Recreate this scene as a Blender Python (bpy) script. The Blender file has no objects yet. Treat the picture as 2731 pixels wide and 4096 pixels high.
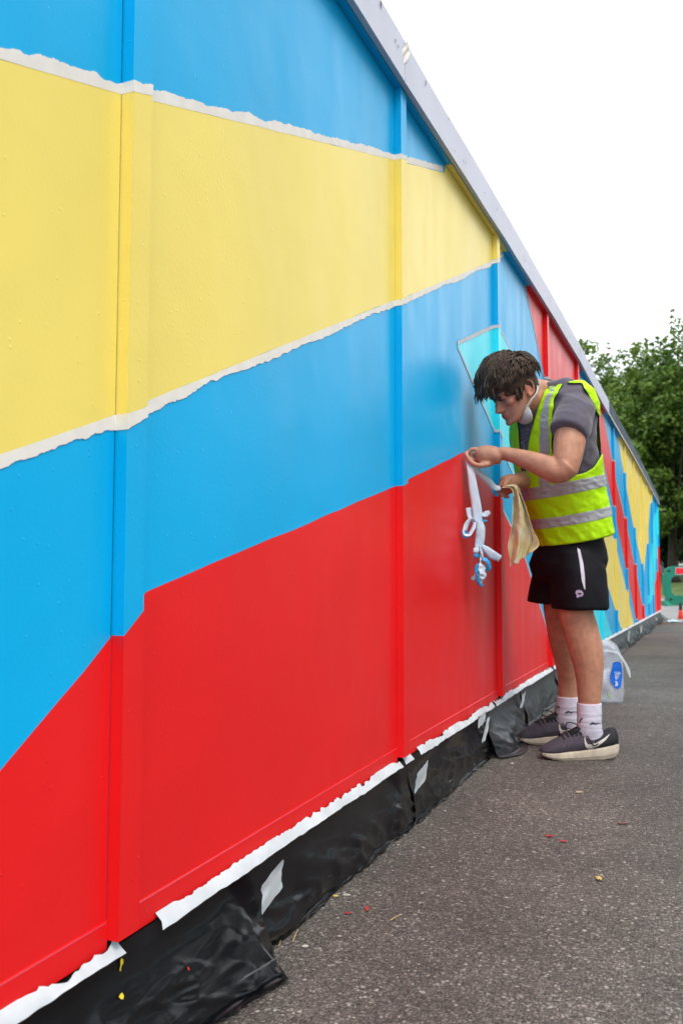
import bpy, bmesh, math, random
import numpy as np
from mathutils import Vector, noise
from mathutils.bvhtree import BVHTree
from mathutils.geometry import tessellate_polygon
random.seed(7); rng = np.random.default_rng(7)
R_ = math.radians

# ------------------------------------------------------------------ camera, sky, sun, exposure
scn = bpy.context.scene
COL = scn.collection
FPX = 3326.6                      # focal length in photograph pixels (2731 x 4096)
YAW, PITCH, ROLL = .4118, .0674, .0004
CX, CY, CZ = .7983, 0.0, .72      # the photographer crouches 0.8 m off the hoarding
FWD = Vector((-math.sin(YAW)*math.cos(PITCH), math.cos(YAW)*math.cos(PITCH), math.sin(PITCH)))
RGT = Vector((math.cos(YAW), math.sin(YAW), 0))
UPV = RGT.cross(FWD)
_c, _s = math.cos(ROLL), math.sin(ROLL)
RGT, UPV = _c*RGT+_s*UPV, -_s*RGT+_c*UPV
cd = bpy.data.cameras.new('camera'); cam = bpy.data.objects.new('camera', cd); COL.objects.link(cam)
from mathutils import Matrix
M = Matrix((RGT, UPV, -FWD)).transposed().to_4x4(); M.translation = (CX, CY, CZ); cam.matrix_world = M
cd.sensor_fit = 'VERTICAL'; cd.sensor_height = 23.5; cd.sensor_width = 15.67
cd.lens = FPX*23.5/4096; cd.clip_start = .02; cd.clip_end = 2000
cd.dof.use_dof = True; cd.dof.focus_distance = 2.0; cd.dof.aperture_fstop = 4.5
scn.camera = cam

w = bpy.data.worlds.new('World'); scn.world = w; w.use_nodes = True
nt = w.node_tree; nt.nodes.clear()
SUN_EL, SUN_AZ = R_(58), R_(125)     # azimuth measured from +Y towards +X: high, off to the right and behind
sky = nt.nodes.new('ShaderNodeTexSky'); sky.sky_type = 'NISHITA'; sky.sun_disc = False
sky.sun_elevation = SUN_EL; sky.sun_rotation = SUN_AZ; sky.dust_density = 3.0; sky.air_density = 1.0
hsv = nt.nodes.new('ShaderNodeHueSaturation'); hsv.inputs['Saturation'].default_value = 1.0
# broken white cloud deck over the blue
tc = nt.nodes.new('ShaderNodeTexCoord'); ns = nt.nodes.new('ShaderNodeTexNoise')
ns.inputs['Scale'].default_value = 1.6; ns.inputs['Detail'].default_value = 5; ns.inputs['Roughness'].default_value = .55
rmp = nt.nodes.new('ShaderNodeMapRange'); rmp.inputs['From Min'].default_value = .28; rmp.inputs['From Max'].default_value = .62
rmp.inputs['To Min'].default_value = .72; rmp.inputs['To Max'].default_value = 1.0
mx = nt.nodes.new('ShaderNodeMix'); mx.data_type = 'RGBA'
mx.inputs['B'].default_value = (11.5, 11.9, 12.3, 1)
bg = nt.nodes.new('ShaderNodeBackground'); bg.inputs['Strength'].default_value = .1
wo = nt.nodes.new('ShaderNodeOutputWorld')
L = nt.links.new
L(sky.outputs[0], hsv.inputs['Color']); L(hsv.outputs[0], mx.inputs['A'])
L(tc.outputs['Generated'], ns.inputs['Vector']); L(ns.outputs['Fac'], rmp.inputs['Value']); L(rmp.outputs[0], mx.inputs['Factor'])
# an overcast sky is dimmer and bluer towards the horizon all the way round
sx = nt.nodes.new('ShaderNodeSeparateXYZ'); L(tc.outputs['Generated'], sx.inputs[0])
rh = nt.nodes.new('ShaderNodeMapRange'); rh.inputs['From Min'].default_value = .04; rh.inputs['From Max'].default_value = .30; L(sx.outputs['Z'], rh.inputs['Value'])
mc = nt.nodes.new('ShaderNodeMix'); mc.data_type = 'RGBA'; mc.inputs['A'].default_value = (4.0, 5.0, 5.7, 1); mc.inputs['B'].default_value = (11.8, 12.0, 12.3, 1)
L(rh.outputs[0], mc.inputs['Factor']); L(mc.outputs['Result'], mx.inputs['B'])
L(mx.outputs['Result'], bg.inputs['Color']); L(bg.outputs[0], wo.inputs['Surface'])

sd = bpy.data.lights.new('sun', 'SUN'); sd.energy = 1.1; sd.angle = R_(24); sd.color = (1, .96, .9)
so = bpy.data.objects.new('sun', sd); COL.objects.link(so)
sdir = Vector((math.sin(SUN_AZ)*math.cos(SUN_EL), math.cos(SUN_AZ)*math.cos(SUN_EL), math.sin(SUN_EL)))
so.rotation_euler = sdir.to_track_quat('Z', 'Y').to_euler(); so.location = sdir*30
scn.view_settings.view_transform = 'Standard'; scn.view_settings.look = 'None'
scn.view_settings.exposure = .82; scn.view_settings.gamma = 1.0
scn.cycles.use_denoising = True
scn.cycles.max_bounces = 6; scn.cycles.diffuse_bounces = 3; scn.cycles.use_adaptive_sampling = True; scn.cycles.adaptive_threshold = .02

# ------------------------------------------------------------------ helpers
def ray_dir(x, y):               # photograph pixel -> direction
    return FWD + RGT*((x-1365.5)/FPX) - UPV*((y-2048)/FPX)
CAMV = Vector((CX, CY, CZ))
KD = 1.74173                     # working pixels (1568 wide) to photograph pixels
FH = Vector((-math.sin(YAW), math.cos(YAW), 0)); UH = Vector((math.cos(YAW), math.sin(YAW), 0)); WH = -FH
def at_depth(x, y, dep):         # working pixel at a given horizontal distance ahead
    d = ray_dir(x*KD, y*KD); t = dep/d.dot(FH); return CAMV + d*t
def on_ground(x, y, z=0):
    d = ray_dir(x*KD, y*KD); t = (z-CZ)/d.z; return CAMV + d*t
def on_x(x, y, xx):
    d = ray_dir(x*KD, y*KD); t = (xx-CX)/d.x; return CAMV + d*t

def interp(x, xs, ys): return float(np.interp(x, xs, ys))
def smooth01(t): t = max(0, min(1, t)); return t*t*(3-2*t)
def nz(x, y=0, z=0): return noise.noise(Vector((x, y, z)))
def fbm(x, y=0, z=0, o=4): return noise.fractal(Vector((x, y, z)), 1.0, 2.0, o)

def setp(o, label=None, cat=None, group=None, kind=None):
    if label: o['label'] = label
    if cat: o['category'] = cat
    if group: o['group'] = group
    if kind: o['kind'] = kind
    return o
def mesh_obj(name, verts, faces, mat, parent=None, smooth=False, mats=None, midx=None):
    me = bpy.data.meshes.new(name); me.from_pydata([tuple(v) for v in verts], [], faces); me.update()
    for m in (mats or [mat]): me.materials.append(m)
    if midx is not None: me.polygons.foreach_set('material_index', midx)
    if smooth: me.polygons.foreach_set('use_smooth', [True]*len(me.polygons))
    o = bpy.data.objects.new(name, me); COL.objects.link(o)
    if parent: o.parent = parent; o.matrix_parent_inverse = parent.matrix_world.inverted()
    return o
def empty(name, loc, label, cat, group=None):
    o = bpy.data.objects.new(name, None); COL.objects.link(o); o.location = loc
    o.matrix_world = Matrix.Translation(Vector(loc)); o.empty_display_size = .1
    return setp(o, label, cat, group)
class MB:
    def __init__(s): s.v = []; s.f = []
    def add(s, vs, fs):
        b = len(s.v); s.v += [Vector(v) for v in vs]; s.f += [tuple(i+b for i in f) for f in fs]; return s
    def box(s, x0, x1, y0, y1, z0, z1):
        return s.add([(x0,y0,z0),(x1,y0,z0),(x1,y1,z0),(x0,y1,z0),(x0,y0,z1),(x1,y0,z1),(x1,y1,z1),(x0,y1,z1)],
                     [(0,3,2,1),(4,5,6,7),(0,1,5,4),(1,2,6,5),(2,3,7,6),(3,0,4,7)])
    def loft(s, rings, cap=True, closed=True):
        n = len(rings[0]); vs = [p for r in rings for p in r]; fs = []
        for i in range(len(rings)-1):
            for j in range(n if closed else n-1):
                k = (j+1) % n
                fs.append((i*n+j, i*n+k, (i+1)*n+k, (i+1)*n+j))
        if cap:
            c0 = len(vs); vs = vs+[sum((Vector(p) for p in rings[0]), Vector())/n, sum((Vector(p) for p in rings[-1]), Vector())/n]
            m = (len(rings)-1)*n
            for j in range(n):
                k = (j+1) % n
                fs.append((c0, k, j)); fs.append((c0+1, m+j, m+k))
        return s.add(vs, fs)
    def tube(s, pts, rad, n=10, cap=True, flat=None):
        """tube through pts; rad list of r or (r_a, r_b); flat: preferred side axis"""
        pts = [Vector(p) for p in pts]; rings = []; prev = None
        for i, p in enumerate(pts):
            t = (pts[min(i+1, len(pts)-1)]-pts[max(i-1, 0)]).normalized()
            if prev is None:
                a = Vector(flat) if flat else (Vector((0,0,1)) if abs(t.z) < .9 else Vector((1,0,0)))
            else: a = prev
            a = (a-t*a.dot(t)).normalized(); b = t.cross(a); prev = a
            r = rad[i] if isinstance(rad, (list, tuple)) else rad
            ra, rb = r if isinstance(r, (list, tuple)) else (r, r)
            rings.append([p+a*(ra*math.cos(q))+b*(rb*math.sin(q)) for q in [2*math.pi*k/n for k in range(n)]])
        return s.loft(rings, cap)
    def ell(s, c, ax, n=16, m=10):
        c = Vector(c); A, B, C = [Vector(a) for a in ax]; rings = []
        for i in range(1, m):
            ph = math.pi*i/m
            rings.append([c+C*math.cos(ph)+(A*math.cos(q)+B*math.sin(q))*math.sin(ph) for q in [2*math.pi*k/n for k in range(n)]])
        k = len(s.v); s.loft(rings, True)
        s.v[-2] = c+C*1.0; s.v[-1] = c-C*1.0
        return s
    def build(s, name, mat, parent=None, smooth=False): return mesh_obj(name, s.v, s.f, mat, parent, smooth)

def spline(pts, n):              # Catmull-Rom through points (tuples of any length)
    P = np.array(pts, float); out = []
    m = len(P)-1
    for i in range(n):
        t = i/(n-1)*m; k = min(int(t), m-1); f = t-k
        p0, p1, p2, p3 = P[max(k-1,0)], P[k], P[k+1], P[min(k+2,m)]
        out.append(.5*((2*p1)+(-p0+p2)*f+(2*p0-5*p1+4*p2-p3)*f*f+(-p0+3*p1-3*p2+p3)*f**3))
    return [tuple(o) for o in out]

# ------------------------------------------------------------------ materials
def mat(name, col, rough=.5, var=.0, vscale=8., bump=0., bscale=60., spec=.5, metal=0., sheen=0., coat=0., col2=None, trans=0., alpha=1., attr=None, sss=0., detail=4, bdist=.002, ior=1.5, wave=0.):
    m = bpy.data.materials.new(name); m.use_nodes = True; nt = m.node_tree
    b = nt.nodes['Principled BSDF']; lk = nt.links.new
    b.inputs['Roughness'].default_value = rough; b.inputs['Specular IOR Level'].default_value = spec
    b.inputs['Metallic'].default_value = metal; b.inputs['Base Color'].default_value = (*col, 1); b.inputs['IOR'].default_value = ior
    if coat: b.inputs['Coat Weight'].default_value = coat; b.inputs['Coat Roughness'].default_value = .3
    if sheen: b.inputs['Sheen Weight'].default_value = sheen
    if trans: b.inputs['Transmission Weight'].default_value = trans
    if alpha < 1: b.inputs['Alpha'].default_value = alpha
    if sss: b.inputs['Subsurface Weight'].default_value = sss; b.inputs['Subsurface Radius'].default_value = (.012, .005, .003)
    src = None
    g = nt.nodes.new('ShaderNodeNewGeometry')
    if attr:
        a = nt.nodes.new('ShaderNodeAttribute'); a.attribute_name = attr; src = a.outputs['Color']
    if var or col2:
        n = nt.nodes.new('ShaderNodeTexNoise'); n.inputs['Scale'].default_value = vscale; n.inputs['Detail'].default_value = detail
        lk(g.outputs['Position'], n.inputs['Vector'])
        mr = nt.nodes.new('ShaderNodeMapRange'); mr.inputs['From Min'].default_value = .3; mr.inputs['From Max'].default_value = .7
        lk(n.outputs['Fac'], mr.inputs['Value'])
        x = nt.nodes.new('ShaderNodeMix'); x.data_type = 'RGBA'
        if attr:
            x.blend_type = 'MULTIPLY'; x.inputs['Factor'].default_value = 1
            mr.inputs['To Min'].default_value = 1-var; mr.inputs['To Max'].default_value = 1+var*.5
            lk(src, x.inputs['A']); lk(mr.outputs[0], x.inputs['B'])
        else:
            lk(mr.outputs[0], x.inputs['Factor'])
            c1 = [max(0, c*(1-var)) for c in col]; c2 = col2 if col2 else [min(1, c*(1+var)) for c in col]
            x.inputs['A'].default_value = (*(c1 if not col2 else col), 1); x.inputs['B'].default_value = (*c2, 1)
        src = x.outputs['Result']
    if src: lk(src, b.inputs['Base Color'])
    if bump:
        n2 = nt.nodes.new('ShaderNodeTexNoise'); n2.inputs['Scale'].default_value = bscale; n2.inputs['Detail'].default_value = 3
        lk(g.outputs['Position'], n2.inputs['Vector'])
        bp = nt.nodes.new('ShaderNodeBump'); bp.inputs['Strength'].default_value = bump; bp.inputs['Distance'].default_value = bdist
        lk(n2.outputs['Fac'], bp.inputs['Height']); lk(bp.outputs[0], b.inputs['Normal'])
        if wave:
            n5 = nt.nodes.new('ShaderNodeTexNoise'); n5.inputs['Scale'].default_value = 7; n5.inputs['Detail'].default_value = 6
            mp5 = nt.nodes.new('ShaderNodeMapping'); mp5.inputs['Scale'].default_value = (1, 1, .22); lk(g.outputs['Position'], mp5.inputs['Vector']); lk(mp5.outputs[0], n5.inputs['Vector'])
            r5 = nt.nodes.new('ShaderNodeMapRange'); r5.inputs['From Min'].default_value = .3; r5.inputs['From Max'].default_value = .7
            r5.inputs['To Min'].default_value = rough-.07; r5.inputs['To Max'].default_value = rough+.09; lk(n5.outputs['Fac'], r5.inputs['Value']); lk(r5.outputs[0], b.inputs['Roughness'])
            n3 = nt.nodes.new('ShaderNodeTexNoise'); n3.inputs['Scale'].default_value = 3.5; n3.inputs['Detail'].default_value = 2
            lk(g.outputs['Position'], n3.inputs['Vector'])
            b3 = nt.nodes.new('ShaderNodeBump'); b3.inputs['Strength'].default_value = wave; b3.inputs['Distance'].default_value = .012
            lk(n3.outputs['Fac'], b3.inputs['Height'])
            v4 = nt.nodes.new('ShaderNodeTexVoronoi'); v4.inputs['Scale'].default_value = 38; lk(g.outputs['Position'], v4.inputs['Vector'])
            r4 = nt.nodes.new('ShaderNodeMapRange'); r4.inputs['From Min'].default_value = .03; r4.inputs['From Max'].default_value = .10; r4.inputs['To Min'].default_value = 1; r4.inputs['To Max'].default_value = 0
            lk(v4.outputs['Distance'], r4.inputs['Value'])
            b4 = nt.nodes.new('ShaderNodeBump'); b4.inputs['Strength'].default_value = .45; b4.inputs['Distance'].default_value = .0012
            lk(r4.outputs[0], b4.inputs['Height']); lk(b3.outputs[0], b4.inputs['Normal']); lk(b4.outputs[0], bp.inputs['Normal'])
    return m

PAINT = dict(rough=.36, var=.05, vscale=1.8, bump=.25, bscale=150, spec=.27, bdist=.0012, wave=.5)
M_blue = mat('blue wall paint', (.0, .405, .77), **PAINT)
M_yel = mat('yellow wall paint', (.88, .71, .16), **PAINT)
M_red = mat('red wall paint', (.78, .012, .014), **PAINT)
M_cyan = mat('cyan wall paint', (.03, .72, .87), **PAINT)
PCOL = dict(yellow=M_yel, red=M_red, cyan=M_cyan)
M_tape = mat('cream masking tape', (.77, .74, .68), rough=.65, var=.06, vscale=25, bump=.08, bscale=90)
M_tapew = mat('white masking tape', (.52, .56, .59), rough=.6, var=.12, vscale=18, bump=.25, bscale=60)
M_fascia = mat('lilac grey fascia paint', (.52, .54, .64), rough=.45, var=.06, vscale=5, bump=.2, bscale=30)
M_slate = mat('slate grey fascia paint', (.10, .125, .15), rough=.85, var=.25, vscale=3, bump=.2, bscale=30, spec=.1)  # far fascia colour holds the dark tree reflection; the shed roof shares it
M_lip = mat('weathered fascia edge', (.55, .55, .50), rough=.6, var=.15, vscale=9)
M_dark = mat('dark timber frame', (.03, .025, .02), rough=.8, var=.2)
# ------------------------------------------------------------------ ground
def zbot(y): return interp(y, [0, 1, 2.2, 3.4, 4.62, 16.4, 17], [.188, .189, .196, .194, .187, -.045, -.055])
def ztop(y): return interp(y, [0, 2.2, 3.43, 4.65, 5.87, 7.06, 8.25, 9.6, 10.86, 12.0, 16.4], [2.10, 2.12, 2.14, 2.152, 2.148, 2.106, 2.083, 2.066, 2.044, 2.017, 1.888])
def gz(y): return interp(y, [0, 4.6, 16.4, 18], [0, 0, -.232, -.25])

def ground_material():
    m = bpy.data.materials.new('asphalt with worn aggregate'); m.use_nodes = True; nt = m.node_tree; lk = nt.links.new
    b = nt.nodes['Principled BSDF']; g = nt.nodes.new('ShaderNodeNewGeometry')
    def vor(sc, feat='F1', rnd=1.):
        v = nt.nodes.new('ShaderNodeTexVoronoi'); v.inputs['Scale'].default_value = sc; v.feature = feat; v.inputs['Randomness'].default_value = rnd
        lk(g.outputs['Position'], v.inputs['Vector']); return v
    def noi(sc, det=4, ro=.55):
        v = nt.nodes.new('ShaderNodeTexNoise'); v.inputs['Scale'].default_value = sc; v.inputs['Detail'].default_value = det; v.inputs['Roughness'].default_value = ro
        lk(g.outputs['Position'], v.inputs['Vector']); return v
    def rng_(s, a, b_, c, d):
        r = nt.nodes.new('ShaderNodeMapRange'); r.inputs['From Min'].default_value = a; r.inputs['From Max'].default_value = b_
        r.inputs['To Min'].default_value = c; r.inputs['To Max'].default_value = d; lk(s, r.inputs['Value']); return r.outputs[0]
    def mix(f, a, b_, mode='MIX'):
        x = nt.nodes.new('ShaderNodeMix'); x.data_type = 'RGBA'; x.blend_type = mode
        for s, k in ((f, 'Factor'), (a, 'A'), (b_, 'B')):
            if isinstance(s, (int, float)): x.inputs[k].default_value = s
            elif isinstance(s, tuple): x.inputs[k].default_value = (*s, 1)
            else: lk(s, x.inputs[k])
        return x.outputs['Result']
    # packed aggregate: every voronoi cell is one stone of its own tone, bitumen between them
    wn = noi(55, 3); wv = nt.nodes.new('ShaderNodeVectorMath'); wv.operation = 'MULTIPLY_ADD'
    wv.inputs[1].default_value = (.012, .012, .012); lk(wn.outputs['Color'], wv.inputs[0]); lk(g.outputs['Position'], wv.inputs[2])
    def ramp(src, stops):
        r = nt.nodes.new('ShaderNodeValToRGB'); e = r.color_ramp.elements
        while len(e) < len(stops): e.new(.5)
        for k, (p, c_) in enumerate(stops): e[k].position = p; e[k].color = (*c_, 1)
        lk(src, r.inputs[0]); return r.outputs[0]
    def stones(v, stops):
        lk(wv.outputs[0], v.inputs['Vector']); sp = nt.nodes.new('ShaderNodeSeparateColor'); lk(v.outputs['Color'], sp.inputs[0])
        return ramp(sp.outputs['Red'], stops), sp
    v1 = vor(150); v2 = vor(78); v3 = vor(330)
    c1, s1_ = stones(v1, [(0, (.045, .040, .037)), (.45, (.082, .071, .063)), (.75, (.125, .108, .094)), (.92, (.20, .175, .155)), (1, (.36, .325, .29))])
    c3, s3_ = stones(v3, [(0, (.045, .040, .037)), (.6, (.085, .074, .066)), (.9, (.15, .13, .115)), (1, (.26, .235, .21))])
    c2, s2_ = stones(v2, [(0, (.06, .052, .046)), (.5, (.115, .095, .078)), (.8, (.17, .155, .145)), (1, (.38, .35, .32))])
    ed1 = rng_(v1.outputs['Distance'], .35, .62, 1, .0)
    c = mix(ed1, c3, c1)
    pk = nt.nodes.new('ShaderNodeMath'); pk.operation = 'MULTIPLY'
    lk(rng_(v2.outputs['Distance'], .26, .42, 1, 0), pk.inputs[0]); lk(rng_(s2_.outputs['Green'], .55, .66, 0, .95), pk.inputs[1])
    c = mix(pk.outputs[0], c, c2)
    big = rng_(noi(2.2, 6, .65).outputs['Fac'], .32, .68, .82, 1.18)
    bc = nt.nodes.new('ShaderNodeCombineColor'); [lk(big, bc.inputs[q]) for q in range(3)]
    c = mix(1.0, c, bc.outputs[0], 'MULTIPLY')
    stain = rng_(noi(.55, 6, .6).outputs['Fac'], .35, .68, .74, 1.22)
    sc = nt.nodes.new('ShaderNodeCombineColor'); [lk(stain, sc.inputs[i]) for i in range(3)]
    c = mix(1.0, c, sc.outputs[0], 'MULTIPLY')
    lk(c, b.inputs['Base Color']); b.inputs['Roughness'].default_value = .75; b.inputs['Specular IOR Level'].default_value = .35
    hgt = nt.nodes.new('ShaderNodeMath'); hgt.operation = 'ADD'
    lk(rng_(v1.outputs['Distance'], .1, .6, 1, 0), hgt.inputs[0]); lk(rng_(v2.outputs['Distance'], .1, .6, .7, 0), hgt.inputs[1])
    bp = nt.nodes.new('ShaderNodeBump'); bp.inputs['Strength'].default_value = .7; bp.inputs['Distance'].default_value = .004
    lk(hgt.outputs[0], bp.inputs['Height']); lk(bp.outputs[0], b.inputs['Normal'])
    return m
M_asph = ground_material()
M_road = mat('pale worn concrete', (.20, .20, .20), rough=.85, var=.18, vscale=1.5, bump=.4, bscale=40, detail=8)
M_soil = mat('dry soil edging', (.17, .12, .08), rough=.9, var=.3, vscale=3, detail=8)
M_lawn = mat('mown lawn', (.075, .12, .025), rough=.9, var=.35, vscale=2.0, detail=8)

ys = list(np.arange(-6, 18, .4))+[18, 24, 30, 60, 120, 300]
def strip(name, xs, ys, mat, zoff, label=None):
    vs = [(x, y, gz(y)+zoff) for y in ys for x in xs]; n = len(xs)
    fs = [(j*n+i, j*n+i+1, (j+1)*n+i+1, (j+1)*n+i) for j in range(len(ys)-1) for i in range(n-1)]
    return setp(mesh_obj(name, vs, fs, mat), kind='structure')
strip('ground', [-300, -40, -5, 0, 5, 40, 300], ys, M_asph, 0)
strip('road', [-60, 60], [15.6, 16.0, 16.4, 17.2, 18, 28.5], M_road, .004)
strip('soil_edge', [-60, 60], [28.5, 31], M_soil, .004)
def lz(y): return interp(y, [31, 33, 42, 110], [-.246, -.2, .33, .6])
lw = [31, 33, 36, 39, 42, 60, 110]
setp(mesh_obj('lawn', [(x, y, lz(y)) for y in lw for x in (-60, 60)], [(2*i, 2*i+1, 2*i+3, 2*i+2) for i in range(len(lw)-1)], M_lawn), kind='structure')

# ------------------------------------------------------------------ the painted hoarding
PD, PW, SP, Y0 = .022, .046, 1.22, .989       # batten depth, width, spacing, first batten
YEND = 16.42
posts = [Y0+SP*k for k in range(-1, 13)]
hoard = empty('painted_hoarding', (0, 8, 0), 'long timber hoarding painted in blue, yellow, red and cyan angular shapes', 'hoarding')

J = lambda s: .0
POLY = dict()
POLY['yellow'] = [
  [(-.6,.93),(0,1.15-.11),(.75,1.36),(1.01,1.45),(1.07,1.475),(2.21,1.905),(2.72,2.095),(2.8,2.3),(3.75,2.3),(3.66,2.15),(3.35,1.99),(2.27,1.512),(2.2,1.485),(1.07,.985),(1.02,.96),(.77,.86),(0,.55),(-.6,.3)],
  [(8.96,2.3),(8.96,2.07),(9.4,1.83),(10.4,1.36),(11.4,.98),(12.35,.66),(13.24,1.13),(14.22,1.75),(15.0,2.0),(15.0,2.3)],
  [(6.75,1.45),(7.3,1.40),(8.21,1.03),(9.2,.62),(10.5,.02),(10.5,-.2),(8.92,-.2),(8.9,.1),(7.56,.62),(6.6,1.0)],
]
POLY['red'] = [
  [(-.6,-.1),(0,-.02),(.78,.47),(.93,.575),(1.0,.63),(1.068,.683),(1.67,.825),(2.22,.955),(2.31,.98),(2.96,1.148),(3.48,1.005),(3.99,.79),(4.54,.43),(4.95,.16),(4.95,-.3),(-.6,-.3)],
  [(4.12,2.3),(4.12,2.17),(4.36,1.99),(4.64,1.79),(5.3,1.30),(5.6,1.15),(6.05,1.6),(6.12,2.03),(6.1,2.3)],
  [(6.72,2.3),(6.72,2.1),(7.31,1.74),(8.3,1.32),(9.41,.78),(10.8,.08),(10.85,-.3),(12.6,-.3),(12.45,.04),(11.83,.27),(10.9,.70),(9.7,1.2),(8.69,1.57),(7.6,2.09),(7.58,2.3)],
  [(16.6,1.2),(16.01,1.0),(15.5,.55),(14.9,.45),(14.45,-.02),(14.4,-.3),(16.6,-.3)],
]
POLY['cyan'] = [
  [(2.87,1.52),(3.52,1.765),(3.69,1.73),(5.5,1.07),(7.35,.375),(7.95,.12),(8.0,-.2),(6.35,-.2),(6.3,.2),(5.0,.70),(3.81,1.15)],
  [(16.6,1.9),(15.9,1.75),(14.97,1.55),(14.33,1.06),(13.37,.5),(13.06,.2),(13.6,.16),(14.5,.3),(14.94,.56),(15.85,1.0),(16.6,1.5)],
]
def clip_convex(sub, clip):
    def inside(p, a, b): return (b[0]-a[0])*(p[1]-a[1])-(b[1]-a[1])*(p[0]-a[0]) >= 0
    out = list(sub)
    for i in range(len(clip)):
        a, b = clip[i], clip[(i+1) % len(clip)]; inp, out = out, []
        if not inp: break
        for j in range(len(inp)):
            p, q = inp[j-1], inp[j]
            pi, qi = inside(p, a, b), inside(q, a, b)
            if pi != qi:
                d1 = (b[0]-a[0])*(p[1]-a[1])-(b[1]-a[1])*(p[0]-a[0]); d2 = (b[0]-a[0])*(q[1]-a[1])-(b[1]-a[1])*(q[0]-a[0])
                t = d1/(d1-d2); out.append((p[0]+(q[0]-p[0])*t, p[1]+(q[1]-p[1])*t))
            if qi: out.append(q)
    return out
def densify(poly, step=.05, amp=.0025):       # hand-painted edges waver a little
    out = []
    for i in range(len(poly)):
        a, b = poly[i], poly[(i+1) % len(poly)]; n = max(1, int(math.dist(a, b)/step))
        for k in range(n):
            t = k/n; y, z = a[0]+(b[0]-a[0])*t, a[1]+(b[1]-a[1])*t
            out.append((y+amp*nz(y*9, z*9, 3.1), z+amp*nz(y*9, z*9, 7.7)))
    return out
PAINTED = {k: [densify(p) for p in v] for k, v in POLY.items()}
def crossings(poly, ax, val):
    r = []
    for i in range(len(poly)):
        a, b = poly[i], poly[(i+1) % len(poly)]
        if (a[ax] < val) != (b[ax] < val):
            t = (val-a[ax])/(b[ax]-a[ax]); r.append(a[1-ax]+(b[1-ax]-a[1-ax])*t)
    return sorted(r)
COAT = .0007
def coats(parent, quad, x, name='paint_coat'):
    """thin coats of the other colours over a blue board whose face is the convex quad [(y,z)..] at depth x"""
    for cname, polys in PAINTED.items():
        for p in polys:
            vs, fs = [], []
            c = clip_convex(p, quad)
            if len(c) < 3: continue
            tri = tessellate_polygon([[Vector((q[0], q[1], 0)) for q in c]])
            b = len(vs); vs += [(x+COAT, q[0], q[1]) for q in c]
            for t in tri:
                a_, b_, c_ = [c[i] for i in t]
                ar = (b_[0]-a_[0])*(c_[1]-a_[1])-(b_[1]-a_[1])*(c_[0]-a_[0])
                if abs(ar) < 1e-9: continue
                fs.append(tuple(b+i for i in (t if ar > 0 else (t[0], t[2], t[1]))))
            if fs: mesh_obj(name, vs, fs, PCOL[cname], parent)
def side_coats(parent, y, x0, x1, z0, z1):
    for cname, polys in PAINTED.items():
        for p in polys:
            r = crossings(p, 0, y)
            for a, b in zip(r[::2], r[1::2]):
                a, b = max(a, z0), min(b, z1)
                if b-a > .002: MB().add([(x0,y-COAT,a),(x1,y-COAT,a),(x1,y-COAT,b),(x0,y-COAT,b)], [(0,1,2,3)]).build('paint_coat', PCOL[cname], parent)

segs = []
prev = -.4
for k, yp in enumerate(posts+[YEND-PW]):
    if yp-.002 > prev+.05: segs.append((prev, yp-.0022))
    prev = yp+.004
for (a, b) in segs:
    if b < .2: continue
    q = [(a, zbot(a)), (b, zbot(b)), (b, ztop(b)+.06), (a, ztop(a)+.06)]
    m = MB(); vs = [(-.018, y, z) for y, z in q]+[(0, y, z) for y, z in q]
    m.add(vs, [(3,2,1,0),(4,5,6,7),(0,1,5,4),(1,2,6,5),(2,3,7,6),(3,0,4,7)])
    po = mesh_obj('panel', m.v, m.f, None, hoard, mats=[M_blue, M_dark], midx=[1, 0, 1, 1, 1, 1]); coats(po, q, 0)
for yp in posts+[YEND-PW]:
    if yp < .2: continue
    y1 = yp+PW; zb, zt = zbot(yp)+.002, ztop(yp)+.002
    m = MB()
    e = .0004
    prof = [(-.001, yp), (PD-e, yp), (PD, yp+e), (PD, y1-e), (PD-e, y1), (-.001, y1)]
    m.loft([[(x, y, zb) for x, y in prof], [(x, y, zt) for x, y in prof]])
    bo = m.build('batten', M_blue, hoard)
    coats(bo, [(yp-COAT, zb), (y1, zb), (y1, zt), (yp-COAT, zt)], PD)
    side_coats(bo, yp, 0.0, PD+COAT*.9, zb, zt)
# top rail between battens: its painted underside is the soffit
allp = [p for p in posts if p > .2]+[YEND-PW]
st = [-.4]+[p+PW+.001 for p in allp]; en = [p-.001 for p in allp]
for a, b in zip(st, en):
    m = MB(); vs = []
    for y in (a, b): vs += [(.001, y, ztop(y)), (PD, y, ztop(y)), (PD, y, ztop(y)+.09), (.001, y, ztop(y)+.09)]
    m.add(vs, [(0,1,5,4),(1,2,6,5),(2,3,7,6),(3,0,4,7),(0,3,2,1),(4,5,6,7)])
    ro = m.build('top_rail', M_blue, hoard)
    zt = ztop((a+b)/2)
    for cname, polys in PAINTED.items():
        for p in polys:
            r = crossings(p, 1, zt-.004)
            for c, d in zip(r[::2], r[1::2]):
                c, d = max(c, a), min(d, b)
                if d-c > .003: MB().add([(.002,c,ztop(c)-COAT),(.002,d,ztop(d)-COAT),(PD,d,ztop(d)-COAT),(PD,c,ztop(c)-COAT)], [(0,1,2,3)]).build('paint_coat', PCOL[cname], ro)
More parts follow.
